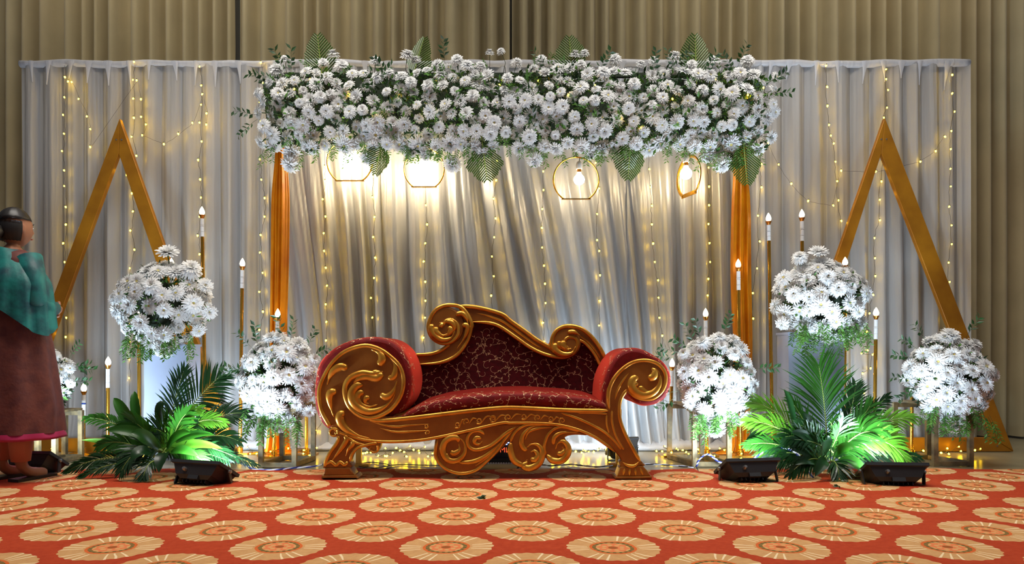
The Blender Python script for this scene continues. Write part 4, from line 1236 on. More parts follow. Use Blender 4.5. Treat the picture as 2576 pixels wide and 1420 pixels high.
# ------------------------------------------------------------------ floodlights
def floodlight(x, Y, lab, rz, tilt, w=.31, d=.175, power=FLOOD_POWER, z0=.0, aim=None, roll=0.0):
    """Rectangular floodlight lying on its bracket, glass facing up and back."""
    X = (x - CX) * Y / F
    t = thing('floodlight', lab, 'floodlight', (X, Y, 0), 'black floodlights on the carpet')
    rot = Matrix.Rotation(rz, 3, 'Z') @ Matrix.Rotation(-tilt, 3, 'X') @ Matrix.Rotation(roll, 3, 'Y')
    hc = d / 2 * math.sin(tilt) + .035 + abs(math.sin(roll)) * w / 2 + z0
    C = Vector((X, Y, hc))
    tr = lambda v: rot @ Vector(v) + C
    hw, hd = w / 2, d / 2
    prof = [(.62, -.075), (.80, -.055), (.97, .0), (1.08, .004), (1.08, .022), (1.0, .024)]
    vs, fs = [], []
    for (s, z) in prof:
        for (a, b) in ((-1, -1), (1, -1), (1, 1), (-1, 1)): vs.append(tr((a * hw * s, b * hd * s, z)))
    for j in range(len(prof) - 1):
        for i in range(4): fs.append((j * 4 + i, j * 4 + (i + 1) % 4, (j + 1) * 4 + (i + 1) % 4, (j + 1) * 4 + i))
    fs.append((3, 2, 1, 0))
    k = len(prof) * 4 - 4
    mb = MB(); mb.add(vs, fs)
    # back fins
    for i in range(7):
        xx = (-.5 + i / 6) * w * .5
        mb.box(tr((xx, 0, -.083)), (.004, d * .55, .018), rot)
    mb.build('housing', M_BLACK, t)
    mb = MB(); mb.add([tr((a * hw * .96, b * hd * .96, .0245)) for (a, b) in ((-1, -1), (1, -1), (1, 1), (-1, 1))] + [tr((a * hw * .96, b * hd * .96, .021)) for (a, b) in ((-1, -1), (1, -1), (1, 1), (-1, 1))],
                      [(0, 1, 2, 3), (7, 6, 5, 4), (0, 4, 5, 1), (1, 5, 6, 2), (2, 6, 7, 3), (3, 7, 4, 0)])
    mb.build('glass', E_FLOOD, t)
    for s in (-1, 1):
        mb = MB(); mb.bar(tr((s * hw * 1.1, 0, 0)), Vector((tr((s * hw * 1.1, 0, 0)).x, Y - .02, .006)), .006, .028); mb.build('bracket_arm', M_BLACK, t)
        mb = MB(); mb.lathe([(.011, -.004), (.011, .006), (.006, .008)], tr((s * hw * 1.13, 0, 0)), 10, rot=rot @ Matrix.Rotation(s * PI / 2, 3, 'Y')); mb.build('bolt', M_BOLT, t, smooth=True, angle=40)
    a, b = tr((-hw * 1.1, 0, 0)), tr((hw * 1.1, 0, 0))
    mb = MB(); mb.bar((a.x, Y - .02, .005), (b.x, Y - .02, .005), .006, .03); mb.build('bracket_foot', M_BLACK, t)
    mb = MB(); mb.box(tr((0, -hd * .62, -.06)), (.07, .03, .04), rot); mb.build('junction_box', M_BLACK, t)
    mb = MB(); mb.lathe([(.012, 0), (.012, .02), (.008, .03)], tr((-.06, -hd * .80, -.03)), 8, rot=rot @ Matrix.Rotation(PI / 2, 3, 'X')); mb.build('cable_gland', M_BOLT, t, smooth=True, angle=40)
    l = bpy.data.lights.new('floodlight_beam', 'AREA'); l.shape = 'RECTANGLE'; l.size, l.size_y = w * .9, d * .9
    l.energy = power; l.color = FLOOD_COL; l.spread = math.radians(150)
    lo = bpy.data.objects.new('floodlight_beam', l); link(lo, t)
    pos = tr((0, 0, .032)); lo.location = pos - t.location
    nr = rot @ Vector((0, 0, 1))
    lo.rotation_euler = (-nr).to_track_quat('Z', 'Y').to_euler() if False else nr.to_track_quat('-Z', 'Y').to_euler()
    return t


floodlight(515, 4.08, 'black floodlight on the carpet in front of the left palm clump', -.32, .55, power=FLOOD_POWER)
floodlight(1880, 4.16, 'black floodlight on the carpet just left of the right palm clump', .16, .55, power=FLOOD_POWER)
floodlight(2244, 4.05, 'black floodlight lighting the right side of the right palm clump', -.10, .50, power=FLOOD_POWER)
floodlight(1566, 5.0, 'added black floodlight on the stage floor behind the right sofa leg, lighting the backdrop', .25, .95, w=.20, d=.14, power=FLOOD_POWER * .28)  # added at a dark block, for cool light on the lower backdrop
floodlight(548, 4.98, 'added black floodlight tucked behind the left palm clump, lighting the backdrop', -.1, .95, w=.22, d=.15, power=FLOOD_POWER * .35)  # guessed source, added to cool the lower left of the backdrop
floodlight(2160, 4.93, 'added black floodlight tucked behind the right palm clump, lighting the backdrop', .0, .95, w=.22, d=.15, power=FLOOD_POWER * .35)  # another guessed lamp, added for the cool light at lower right
floodlight(92, 4.46, 'black floodlight cut off at the far left behind the person', -.1, .55, w=.28, power=FLOOD_POWER * .8)

# ------------------------------------------------------------------ cables and ropes
def cable(pts, lab, m, r=.005, name='cable', twist=None, group='cables on the stage floor'):
    path = smooth_path([Vector(p) for p in pts], 8)
    t = thing(name, lab, 'cable', path[0], group) if twist else None
    if twist:
        for (mm, ph) in ((m, 0), (twist, PI)):
            q = []
            for i, p in enumerate(path):
                a = i * 1.1 + ph
                q.append(p + Vector((math.cos(a) * r * .9, math.sin(a) * r * .9, r + math.sin(a + 1) * r * .5)))
            mb = MB(); mb.tube(q, r, n=5); mb.build('core', mm, t, smooth=True)
    else:
        mb = MB(); mb.tube(path, r, n=6)
        tag(mb.build(name, m, smooth=True), lab, 'cable', group)


def G(px, py, z=.006):           # point on the floor (height z) seen at a pixel
    Y = (CH - z) * F / (py - HY)
    return Vector(((px - CX) * Y / F, Y, z))


cable([G(556, 1190, .03), G(572, 1170, .06), G(595, 1166, .05), G(618, 1172, .02), G(640, 1183), G(690, 1185), G(740, 1180), G(800, 1175), G(818, 1166)], 'white and blue twisted cable from the left floodlight to the sofa leg', M_CABLEW, twist=M_CABLEB)
cable([P(1752, 1176, 4.62), P(1758, 1160, 4.62), P(1775, 1146, 4.62), P(1790, 1150, 4.62), P(1812, 1166, 4.60), P(1850, 1170, 4.55), P(1885, 1160, 4.4)], 'white and blue twisted cable looping up beside the right bouquet stand', M_CABLEW, twist=M_CABLEB)
cable([P(1880, 1168, 4.3), P(1905, 1150, 4.35), P(1935, 1132, 4.4), P(1965, 1128, 4.4), P(2000, 1140, 4.35), P(2025, 1170, 4.25), P(2045, 1205, 4.18)], 'white and blue twisted cable arching over the right palm leaves', M_CABLEW, twist=M_CABLEB)
cable([G(1752, 1176), G(1760, 1190), G(1780, 1201), G(1815, 1204), G(1840, 1203)], 'dark cable curling to the floodlight left of the right palms', M_CABLEK, .004)
cable([G(905, 1180), G(925, 1176), G(960, 1181), G(985, 1176), G(970, 1168), G(930, 1164), G(900, 1170), G(925, 1180), G(1000, 1170), G(1060, 1171), G(1100, 1172), G(1160, 1176)], 'thin dark cable looping on the floor behind the left sofa leg', M_CABLEK, .003)
cable([G(1300, 1180), G(1350, 1172), G(1390, 1174), G(1440, 1171), G(1500, 1177), G(1560, 1172), G(1620, 1170), G(1680, 1172), G(1745, 1178)], 'dark twisted cable running along the floor behind the right sofa leg', M_CABLEK, .004, twist=M_CABLEW)
cable([G(1385, 1184), G(1420, 1179), G(1460, 1183), G(1520, 1182), G(1560, 1184)], 'pale flat cable lying at the carpet edge behind the sofa', M_CABLEW, .004)
cable([G(2050, 1205), G(2090, 1212), G(2130, 1206), G(2160, 1212), G(2190, 1208)], 'dark cable on the carpet in front of the right palms', M_CABLEK, .004)
cable([G(1960, 1190), G(1990, 1200), G(2020, 1206), G(2060, 1203), G(2100, 1208), G(2120, 1216)], 'dark red cable on the carpet beside the right palms', M_ROPE, .004)
cable([G(120, 1206), G(135, 1202), G(155, 1200), G(170, 1196)], 'thin dark cable on the carpet at the far left', M_CABLEK, .004)


def rope_coil(px, py, lab, s=.05, seed=1):
    r = random.Random(seed)
    c = G(px, py, .004)
    pts = []
    for i in range(26):
        a = i * 1.9 + r.uniform(-.4, .4)
        rr = s * r.uniform(.35, 1)
        pts.append(c + Vector((math.cos(a) * rr, math.sin(a) * rr * .6, .008 + .05 * r.random() * (1 - rr / s * .6))))
    pts.append(c + Vector((s * 1.6, -.02, .006)))
    mb = MB(); mb.tube(smooth_path(pts, 5), .005, n=5)
    tag(mb.build('rope_coil', M_ROPE, smooth=True), lab, 'rope', 'knotted jute rope at the floodlights')


rope_coil(456, 1212, 'knotted brown rope on the carpet left of the left floodlight', .05, 3)
rope_coil(1862, 1214, 'knotted brown rope before the floodlight left of the right palms', .05, 4)
rope_coil(2156, 1208, 'knotted brown rope between right palms and rightmost floodlight', .085, 5)
for (x, y, lab, sd) in ((1208, 1252, 'small green leaf lying on the carpet before the sofa', 1), (2105, 1225, 'small green leaf lying on the carpet before the right palms', 2)):
    lv = Leaves(); keep, R = R, random.Random(sd)
    for i in range(4): lv.leaf(G(x + i * 3, y + R.uniform(-2, 2), .012), (R.uniform(-1, 1), R.uniform(-.6, .6), .05), .035, .008)
    o = lv.mb.build('fallen_leaf', [M_LEAF, M_FERN, M_STEM]); tag(o, lab, 'leaf', 'leaves fallen on the carpet')
    R = keep

# ------------------------------------------------------------------ electronic unit under the sofa
YE = 4.86
a, b = P(1205, 1178, YE), P(1305, 1092, YE)
unit = thing('control_unit', 'black electronic unit with red lettering and pale ribs seen under the sofa', 'device', ((a.x + b.x) / 2, YE, 0))
mb = MB(); mb.box(((a.x + b.x) / 2, YE + .10, .10), (b.x - a.x, .18, .19)); o = mb.build('case', M_BLACK, unit)
bv = o.modifiers.new('bevel', 'BEVEL'); bv.width = .006; bv.segments = 2
mb = MB(); mb.box(((a.x + b.x) / 2, YE + .0, .02), (b.x - a.x + .02, .06, .03)); mb.build('plinth', M_BLACK, unit)
for i in range(11):
    x = P(1229 + 6.4 * i, 0, YE).x
    z0, z1 = P(0, 1168, YE).z, P(0, 1157, YE).z
    mb = MB(); mb.add([(x - .008, YE - .034, z0), (x + .007, YE - .034, z0), (x + .004, YE - .026, z1), (x - .003, YE - .026, z1), (x - .008, YE + .02, z0), (x + .007, YE + .02, z0), (x + .004, YE + .02, z1), (x - .003, YE + .02, z1)],
                      [(0, 1, 2, 3), (7, 6, 5, 4), (0, 4, 5, 1), (1, 5, 6, 2), (2, 6, 7, 3), (3, 7, 4, 0)])
    mb.build('rib', M_WHITEPL, unit)
for (x, y, m) in ((1239, 1172, M_WHITEPL), (1244, 1172, M_WHITEPL), (1249, 1172, M_WHITEPL), (1276, 1173, M_WHITEPL)):
    p = P(x, y, YE - .03); mb = MB(); mb.lathe([(.006, 0), (.006, .005), (.003, .007)], p, 8, rot=Matrix.Rotation(PI / 2, 3, 'X')); mb.build('knob', m, unit, smooth=True)
for (x, y) in ((1279, 1115), (1274, 1119)):
    p = P(x, y, YE); mb = MB(); mb.box((p.x, YE + .008, p.z), (.012, .006, .006)); mb.build('indicator', E_BLUE, unit)
tx = bpy.data.curves.new('lettering', 'FONT'); tx.body = 'ML'; tx.size = .050; tx.extrude = .0008; tx.align_x = 'LEFT'
to = bpy.data.objects.new('lettering', tx); COL.objects.link(to)
to.rotation_euler = (PI / 2, 0, 0)
dg = bpy.context.evaluated_depsgraph_get()
tm = bpy.data.meshes.new_from_object(to.evaluated_get(dg))
bpy.data.objects.remove(to); tm.materials.clear(); tm.materials.append(E_RED)
p = P(1257, 1139, YE + .008)
lo = put('lettering', tm, p, unit); lo.rotation_euler = (PI / 2, 0, 0); lo.location.y = .008

# ------------------------------------------------------------------ the sofa
YF, YK = 4.205, 4.74
sofa = thing('carved_sofa', 'gold carved scroll sofa with maroon vine brocade in the middle of the stage', 'sofa', (P(1240, 0, YF).x, 4.45, 0))


def carve(parent, pts, r, Y=YF, kind='comma', m=None, name='carved_scroll', ky=.75, dy=0.0, **k):
    mb = relief(pts, r * (1.3 if kind == 'comma' else 1.1), Y + dy, kind, ky=ky, **k)
    return mb.build(name, m or M_GILT, parent, smooth=True, angle=60)


# front frame: left scroll panel running into the seat rail
out_disc = A((150, 950), (85, 840), (60, 730), (75, 640), (150, 500), (250, 405), (380, 362), (480, 380), (565, 430), (645, 512), (678, 620), (655, 730), (590, 818), (530, 868))
rail_top = A((620, 878), (760, 868), (900, 852), (1100, 826), (1363, 802)) + B((300, 750), (600, 765), (800, 770), (985, 772))
rail_bot = B((1000, 850), (1050, 1000), (1060, 1110), (1000, 1100), (920, 1035), (830, 980), (720, 940), (560, 905), (370, 892), (200, 893)) + A((1363, 940), (1100, 1000), (900, 1042), (750, 1062), (560, 1070), (400, 1058), (280, 1022))
mb = MB(); plate(mb, out_disc + rail_top + rail_bot, YF, .07, .012, 3)
fr = mb.build('front_frame', M_WOOD, sofa, smooth=True, angle=35)
spiral = A((140, 945), (85, 845), (64, 735), (78, 640), (150, 505), (250, 412), (380, 370), (480, 388), (560, 436), (638, 516), (668, 620), (648, 728), (585, 820), (500, 872), (420, 888), (350, 866), (290, 815), (256, 740), (252, 660), (292, 598), (370, 566), (440, 572), (500, 560))
mb = MB()
sp = smooth_path(spiral, 7); k = len(sp)
mb.tube([P(p[0], p[1], YF) for p in sp], [(5.2 + 4.2 * max(0, (i / k - .55) / .45) * (1 if i / k < .93 else max(.1, (1 - i / k) / .07))) * YF / F for i in range(k)], n=10, ky=.9)
mb.build('scroll_rim', M_GILT, fr, smooth=True)
for (pts, r) in ((A((380, 648), (330, 660), (298, 710), (308, 772), (360, 822), (430, 842), (512, 820), (582, 760), (612, 690)), 8), (A((388, 702), (350, 712), (336, 748), (362, 790), (420, 808), (480, 792)), 6.5),
                 (A((428, 742), (398, 746), (396, 775), (420, 785)), 4.5), (A((500, 715), (545, 738), (592, 700), (622, 620)), 6), (A((555, 603), (598, 590), (610, 520), (575, 452)), 5.5), (A((485, 510), (516, 470), (500, 425), (440, 398)), 7),
                 (A((268, 535), (222, 520), (172, 545), (140, 592), (122, 650)), 7), (A((188, 708), (156, 702), (138, 735), (146, 800), (170, 880)), 7), (A((250, 865), (222, 862), (215, 902), (250, 960), (330, 1008), (430, 1036)), 8),
                 (A((515, 560), (480, 600), (400, 590), (330, 620), (290, 690)), 7), (A((440, 575), (470, 560), (520, 555)), 5)):
    carve(fr, pts, r)
carve(fr, A((145, 950), (200, 985), (280, 1012), (400, 1046), (560, 1058), (750, 1050), (900, 1028), (1100, 985), (1363, 924)) + B((200, 880), (370, 880), (560, 893), (710, 928), (840, 982), (950, 1055), (1010, 1105)), 3.6, kind='const', name='lower_moulding')
carve(fr, A((400, 884), (460, 902), (540, 905), (700, 890), (900, 866), (1100, 842), (1363, 816)) + B((300, 764), (600, 779), (800, 784), (965, 784)), 5.2, kind='const', name='upper_moulding')
carve(fr, A((430, 910), (520, 935), (620, 950), (700, 940), (850, 930)), 3.2, kind='spindle')
carve(fr, A((500, 960), (600, 985), (720, 985), (850, 975)), 3.0, kind='spindle')
carve(fr, B((590, 800), (700, 836), (820, 890), (930, 952), (1015, 1030), (1060, 1090)), 3.4, kind='const', name='lower_moulding')
carve(fr, B((720, 800), (840, 802), (950, 808)), 2.2, kind='const'); carve(fr, B((945, 815), (945, 890), (965, 960)), 2.2, kind='const')
cents = A((830, 943), (842, 990), (1050, 938), (1118, 912), (1205, 908), (1310, 888)) + B((60, 850), (180, 836), (300, 830), (410, 838), (510, 848), (600, 862))
for i, (cx, cy) in enumerate(cents):
    sg = 1 if i % 2 else -1; r0 = 8.5 if i > 1 else 6
    pp = [(cx + r0 * (1 - t * .8) * math.cos(sg * t * 8 + 2.2), cy + r0 * (1 - t * .8) * math.sin(sg * t * 8 + 2.2)) for t in [q / 9 for q in range(10)]]
    carve(fr, pp, 2.0, kind='taper', per=2, n=6)
    if i > 1 and i + 1 < len(cents):
        nx_, ny_ = cents[i + 1]
        carve(fr, [(cx + 6, cy + 6), ((cx + nx_) / 2, (cy + ny_) / 2 - 7), (nx_ - 5, ny_ - 5)], 1.9, kind='spindle', per=4, n=6)

# right arm post with its scroll and leg
post = B((945, 860), (945, 660), (962, 595), (1002, 525), (1080, 448), (1160, 400), (1250, 386), (1340, 410), (1400, 480), (1412, 555), (1380, 632), (1310, 692), (1230, 702), (1160, 682), (1112, 640), (1095, 628), (1072, 670), (1052, 750), (1056, 850), (1092, 960), (1150, 1078), (1212, 1178), (1240, 1215), (1050, 1235), (1062, 1200), (1050, 1150), (1000, 1090), (965, 1030))
mb = MB(); plate(mb, post, YF - .004, .075, .012, 3)
ps = mb.build('arm_post', M_WOOD, sofa, smooth=True, angle=35)
carve(ps, B((968, 800), (958, 670), (986, 562), (1060, 467), (1150, 408), (1250, 394), (1338, 420), (1393, 482), (1402, 558), (1370, 636), (1302, 688), (1225, 692), (1160, 668), (1118, 622)), 4.6, kind='const', name='scroll_rim', m=M_GILT)
carve(ps, B((1105, 612), (1055, 690), (1042, 770), (1050, 860), (1088, 965), (1148, 1080), (1205, 1180)), 4.4, kind='const', name='scroll_rim')
carve(ps, B((985, 770), (985, 860), (1008, 960), (1048, 1040), (1080, 1090)), 3.2, kind='const', name='scroll_rim')
carve(ps, B((1012, 740), (1012, 680), (1040, 600), (1100, 510), (1160, 455)), 3.5, kind='spindle')
for (pts, r) in ((B((1195, 528), (1152, 538), (1138, 590), (1168, 640), (1232, 664), (1310, 640), (1358, 570), (1350, 485), (1290, 432)), 8), (B((1212, 588), (1214, 622), (1262, 642), (1310, 615)), 6), (B((1262, 535), (1308, 518), (1312, 472), (1270, 442)), 7),
                 (B((1180, 560), (1165, 590), (1190, 625)), 5)):
    carve(ps, pts, r)


def foot(parent, o1, o2, fl, Y=YF):
    mb = MB(); plate(mb, o1, Y - .012, .11, .008, 0, zmin=.012); plate(mb, o2, Y - .02, .13, .006, 0, zmin=.012)
    f = mb.build('foot', M_WOOD, parent, smooth=True, angle=35)
    return f


lr = MB(); plate(lr, B((1062, 1170), (1205, 1170), (1225, 1200), (1210, 1222), (1060, 1222), (1048, 1200)), YF - .002, .08, .008, 2)
leg = lr.build('leg', M_WOOD, sofa, smooth=True, angle=35)
foot(leg, B((1052, 1222), (1228, 1214), (1262, 1250), (1286, 1296), (1026, 1298), (1040, 1255)), B((1016, 1296), (1296, 1292), (1298, 1322), (1290, 1338), (1018, 1338), (1013, 1315)), None)
for (pts, r) in ((B((1070, 1185), (1110, 1210), (1160, 1212), (1195, 1180)), 4), (B((1085, 1232), (1072, 1285)), 3.2), (B((1125, 1232), (1120, 1288)), 3.2), (B((1165, 1230), (1172, 1288)), 3.2), (B((1205, 1228), (1228, 1285)), 3.2)):
    carve(leg, pts, r, dy=-.012, kind='spindle')
# left leg
ll = MB(); plate(ll, A((132, 962), (165, 952), (215, 968), (300, 1010), (400, 1040), (492, 1058), (492, 1105), (470, 1135), (435, 1135), (415, 1112), (385, 1095), (335, 1108), (300, 1150), (285, 1200), (290, 1245), (105, 1250), (98, 1225), (122, 1150), (170, 1080), (190, 1028), (160, 1025), (135, 1005)), YF - .004, .085, .009, 3)
leg2 = ll.build('leg', M_WOOD, sofa, smooth=True, angle=35)
foot(leg2, A((108, 1244), (280, 1240), (300, 1265), (318, 1300), (98, 1302), (102, 1270)), A((82, 1300), (325, 1296), (342, 1318), (336, 1342), (84, 1342), (78, 1322)), None)
for (pts, r, kd) in ((A((200, 1000), (195, 970), (160, 965), (140, 990), (155, 1015), (180, 1010), (178, 990)), 3.6, 'taper'), (A((205, 1015), (195, 1060), (140, 1140), (112, 1200), (108, 1235)), 4.2, 'const'), (A((245, 1010), (262, 1040), (235, 1090), (190, 1150), (150, 1200)), 4.5, 'comma'),
                     (A((300, 1045), (305, 1075), (275, 1110), (255, 1160)), 4, 'comma'), (A((285, 1200), (300, 1145), (340, 1100), (390, 1085), (430, 1075), (480, 1065)), 3.6, 'const'), (A((485, 1085), (482, 1120), (450, 1132), (425, 1112), (440, 1092), (458, 1105)), 3.4, 'taper'),
                     (A((112, 1220), (150, 1200), (185, 1225), (215, 1202), (245, 1222), (270, 1200)), 4, 'const'), (A((125, 1252), (115, 1295)), 3, 'spindle'), (A((165, 1250), (160, 1295)), 3, 'spindle'), (A((205, 1250), (210, 1295)), 3, 'spindle'), (A((250, 1248), (268, 1293)), 3, 'spindle'),
                     (A((250, 1020), (280, 1035), (330, 1065), (400, 1078)), 3.6, 'spindle')):
    carve(leg2, pts, r, kind=kd, dy=-.005)
# carved apron ornaments under the rail
orn1 = A((905, 1030), (888, 1085), (888, 1165), (928, 1230), (1000, 1278), (1090, 1295), (1180, 1278), (1260, 1212)) + B((80, 1135), (170, 1040), (250, 960), (340, 900), (200, 885), (0, 900)) + A((1200, 965), (1000, 1015))
mb = MB(); plate(mb, orn1, YF + .004, .05, .010, 3); ap = mb.build('apron_ornament', M_WOOD, sofa, smooth=True, angle=35)
for (pts, r, kd) in ((A((915, 1035), (898, 1100), (900, 1165), (938, 1225), (1005, 1268), (1090, 1284), (1180, 1262), (1258, 1200), (1340, 1115)) + B((150, 1010), (215, 935)), 4, 'const'),
                     (A((1060, 1062), (1050, 1030), (1005, 1028), (960, 1062), (948, 1125), (985, 1185), (1050, 1190), (1102, 1145), (1108, 1080), (1070, 1030), (1010, 1020)), 6, 'comma'), (A((1000, 1125), (1030, 1140), (1065, 1115), (1062, 1070)), 5, 'comma'),
                     (A((965, 1140), (990, 1178), (1040, 1185)), 4.5, 'comma'), (A((1245, 1005), (1215, 980), (1160, 985), (1125, 1030), (1135, 1090), (1185, 1115), (1270, 1095), (1335, 1052)) + B((160, 962), (240, 910)), 4.6, 'const'),
                     (A((1225, 1030), (1185, 1030), (1175, 1060), (1205, 1075), (1232, 1052)), 4, 'comma'), (A((1060, 1205), (1160, 1200), (1250, 1160), (1345, 1080)) + B((170, 975)), 4, 'comma'), (A((1180, 1230), (1270, 1165), (1363, 1075)), 3, 'spindle')):
    carve(ap, pts, r, kind=kd, dy=.004)
orn2 = B((196, 1010), (190, 1100), (212, 1178), (262, 1224), (340, 1240), (420, 1212), (456, 1155), (485, 1162), (540, 1186), (612, 1174), (655, 1118), (655, 1050), (622, 992), (700, 972), (800, 975), (700, 930), (500, 885), (340, 880), (260, 925), (215, 965))
mb = MB(); plate(mb, orn2, YF + .002, .05, .010, 3); ap2 = mb.build('apron_ornament', M_WOOD, sofa, smooth=True, angle=35)
for (pts, r, kd) in ((B((200, 1030), (200, 1100), (225, 1170), (285, 1205), (305, 1190), (330, 1165)), 5.5, 'comma'), (B((330, 1180), (300, 1215), (345, 1230), (410, 1200), (440, 1150), (442, 1095), (410, 1050), (360, 1045), (325, 1070)), 6, 'comma'), (B((350, 1160), (390, 1165), (410, 1130), (385, 1095), (355, 1105)), 5, 'comma'),
                     (B((330, 1090), (298, 1075), (282, 1030), (300, 965), (365, 910), (470, 893)), 4.5, 'comma'), (B((196, 1030), (232, 955), (310, 898), (420, 888), (520, 892)), 3.6, 'const'), (B((310, 1010), (340, 950), (420, 920), (520, 915)), 3.4, 'spindle'),
                     (B((470, 1130), (462, 1050), (500, 960), (590, 910), (740, 945)), 3.8, 'const'), (B((480, 1125), (520, 1168), (590, 1172), (640, 1120), (642, 1060), (605, 1022), (562, 1040), (548, 1085)), 6, 'comma'), (B((560, 1110), (590, 1120), (615, 1090), (598, 1062)), 4.5, 'comma'),
                     (B((530, 1050), (540, 990), (600, 955), (720, 955)), 4, 'comma')):
    carve(ap2, pts, r, kind=kd, dy=.002)

# back: carved crest rail and upholstered panel
up_edge = A((735, 430), (830, 425), (905, 405), (948, 385)) + A((1060, 76), (1200, 90), (1363, 135)) + B((200, 80), (300, 150), (400, 225), (490, 275), (530, 180), (580, 135), (640, 117), (740, 135), (830, 200), (900, 290), (955, 392))
low_edge = B((915, 480), (895, 450), (850, 352), (780, 268), (722, 232), (700, 330), (620, 375), (550, 372), (450, 345), (350, 298), (250, 228), (145, 156)) + A((1280, 215), (1160, 205), (1160, 250), (1130, 345), (1060, 442), (940, 498), (775, 512))
mb = MB(); plate(mb, up_edge[:4] + A((1010, 340), (1060, 250), (1080, 150)) + up_edge[4:] + low_edge, YK - .03, .07, .012, 2)
bf = mb.build('back_frame', M_WOOD, sofa, smooth=True, angle=35)
disc = []
for i in range(20):
    a = 2 * PI * i / 20; disc.append((1121 + 47 * math.cos(a), 820 + 49 * math.sin(a)))
mb = MB(); plate(mb, disc, YK - .045, .085, .014, 2); mb.build('scroll_boss', M_WOOD, bf, smooth=True, angle=35)
disc = []
for i in range(20):
    a = 2 * PI * i / 20; disc.append((1424 + 38 * math.cos(a), 862 + 40 * math.sin(a)))
mb = MB(); plate(mb, disc, YK - .045, .085, .014, 2); mb.build('scroll_boss', M_WOOD, bf, smooth=True, angle=35)
YKc = YK - .035
carve(bf, A((745, 436), (840, 432), (920, 412), (1000, 360)), 4.2, YKc, 'const', name='crest_moulding')
carve(bf, A((1060, 84), (1200, 98), (1363, 142)) + B((200, 88), (300, 158), (400, 232), (500, 290), (560, 330)), 5.0, YKc, 'const', name='crest_moulding')
carve(bf, A((775, 504), (935, 490), (1050, 436), (1120, 342), (1150, 250), (1155, 215), (1120, 140), (1062, 88), (960, 84), (885, 130), (845, 230), (872, 312), (940, 352), (1010, 342), (1056, 290), (1054, 222), (1012, 186), (968, 196), (952, 232)), 4.6, YKc - .008, 'const', name='scroll_rim', dy=0)
carve(bf, A((1160, 200), (1280, 208), (1363, 238)) + B((250, 222), (350, 292), (450, 340), (550, 366), (620, 368), (690, 335), (718, 270), (705, 225), (655, 213), (620, 240), (628, 285), (660, 300)), 4.4, YKc - .006, 'const', name='scroll_rim')
carve(bf, B((530, 335), (518, 240), (560, 158), (640, 126), (740, 144), (825, 208), (892, 296), (935, 385)), 4.8, YKc - .01, 'const', name='scroll_rim')
carve(bf, B((720, 232), (780, 262), (850, 345), (900, 445)), 3.8, YKc, 'const', name='crest_moulding')
for (pts, r) in ((A((878, 215), (865, 250), (890, 300), (945, 330), (1005, 315), (1035, 260)), 6), (A((905, 235), (900, 270), (940, 300), (985, 285)), 5.5), (A((985, 235), (1005, 255), (990, 290), (960, 305)), 5), (A((1040, 150), (1085, 140), (1118, 175), (1130, 220)), 4.5), (A((970, 195), (1010, 205), (1030, 245), (1010, 290)), 5),
                 (A((1090, 235), (1110, 222), (1125, 245), (1105, 310), (1050, 390)), 4.5), (A((930, 240), (940, 215), (925, 205)), 4)):
    carve(bf, pts, r, YK - .052)
for (pts, r) in ((B((545, 255), (548, 310), (600, 345), (670, 338), (705, 285)), 6), (B((620, 240), (605, 275), (630, 310), (670, 300)), 6), (B((640, 175), (690, 172), (740, 200)), 4), (B((575, 240), (580, 285), (610, 315)), 5)):
    carve(bf, pts, r, YK - .052)
carve(bf, A((1130, 130), (1250, 150), (1363, 190)) + B((200, 130), (300, 205), (400, 275), (480, 315)), 4, YKc + .008, 'spindle')
carve(bf, B((700, 185), (790, 240), (860, 320), (905, 400)), 3.4, YKc + .008, 'spindle')
panel_out = low_edge[::-1]
panel_poly = A((760, 505)) + [p for p in panel_out] + B((935, 560), (960, 720)) + A((1363, 760), (680, 860), (700, 620))
mb = MB(); plate(mb, panel_poly, YK + .0, .06, .006, 1)
bp_ = mb.build('back_upholstery', M_MAROON, sofa, smooth=True, angle=30)


# seat cushion
def interp(tab, x):
    if x <= tab[0][0]: return tab[0][1]
    for (a, b) in zip(tab, tab[1:]):
        if x <= b[0]:
            u = (x - a[0]) / (b[0] - a[0]); u = u * u * (3 - 2 * u) if len(tab) < 4 else u
            return a[1] + (b[1] - a[1]) * u
    return tab[-1][1]


seat_top = [(1000, 1032), (1030, 1016), (1062, 1000), (1114, 987), (1185, 978), (1260, 973), (1317, 972), (1414, 977), (1479, 984), (1512, 994), (1540, 1004)]
rail_y = [(960, 1046), (1026, 1044), (1097, 1038), (1167, 1029), (1260, 1022), (1317, 1021), (1414, 1026), (1540, 1030)]


def seat_pt(px, v):
    """px: column at the front plane; v 0..1 from the rail over the front edge to the back."""
    yb, yt = interp(rail_y, px) + 6, interp(seat_top, px)
    X = (px - CX) * (YF + .06) / F
    zb = CH - (yb - HY) * (YF + .03) / F
    zk = CH - (yt - HY) * (YK - .02) / F
    zf = CH - (yt + 24 - HY) * (YF + .08) / F
    zf = max(zf, zb + .01)
    P0 = (YF + .035, zb); P1 = (YF + .012, zf); 
    if v < .3:
        u = v / .3
        y = P0[0] + (P1[0] - P0[0]) * u - .012 * math.sin(PI * u); z = zb + (zf - zb) * u
    elif v < .5:
        u = (v - .3) / .2; a = u * PI / 2
        rr = .055
        y = P1[0] + rr * (1 - math.cos(a)); z = zf + (zk - .012 - zf) * math.sin(a)
    else:
        u = (v - .5) / .5
        y = P1[0] + .055 + (YK + .01 - P1[0] - .055) * u; z = zk - .012 + .012 * math.sin(PI / 2 * u)
    return Vector((X, y, z))


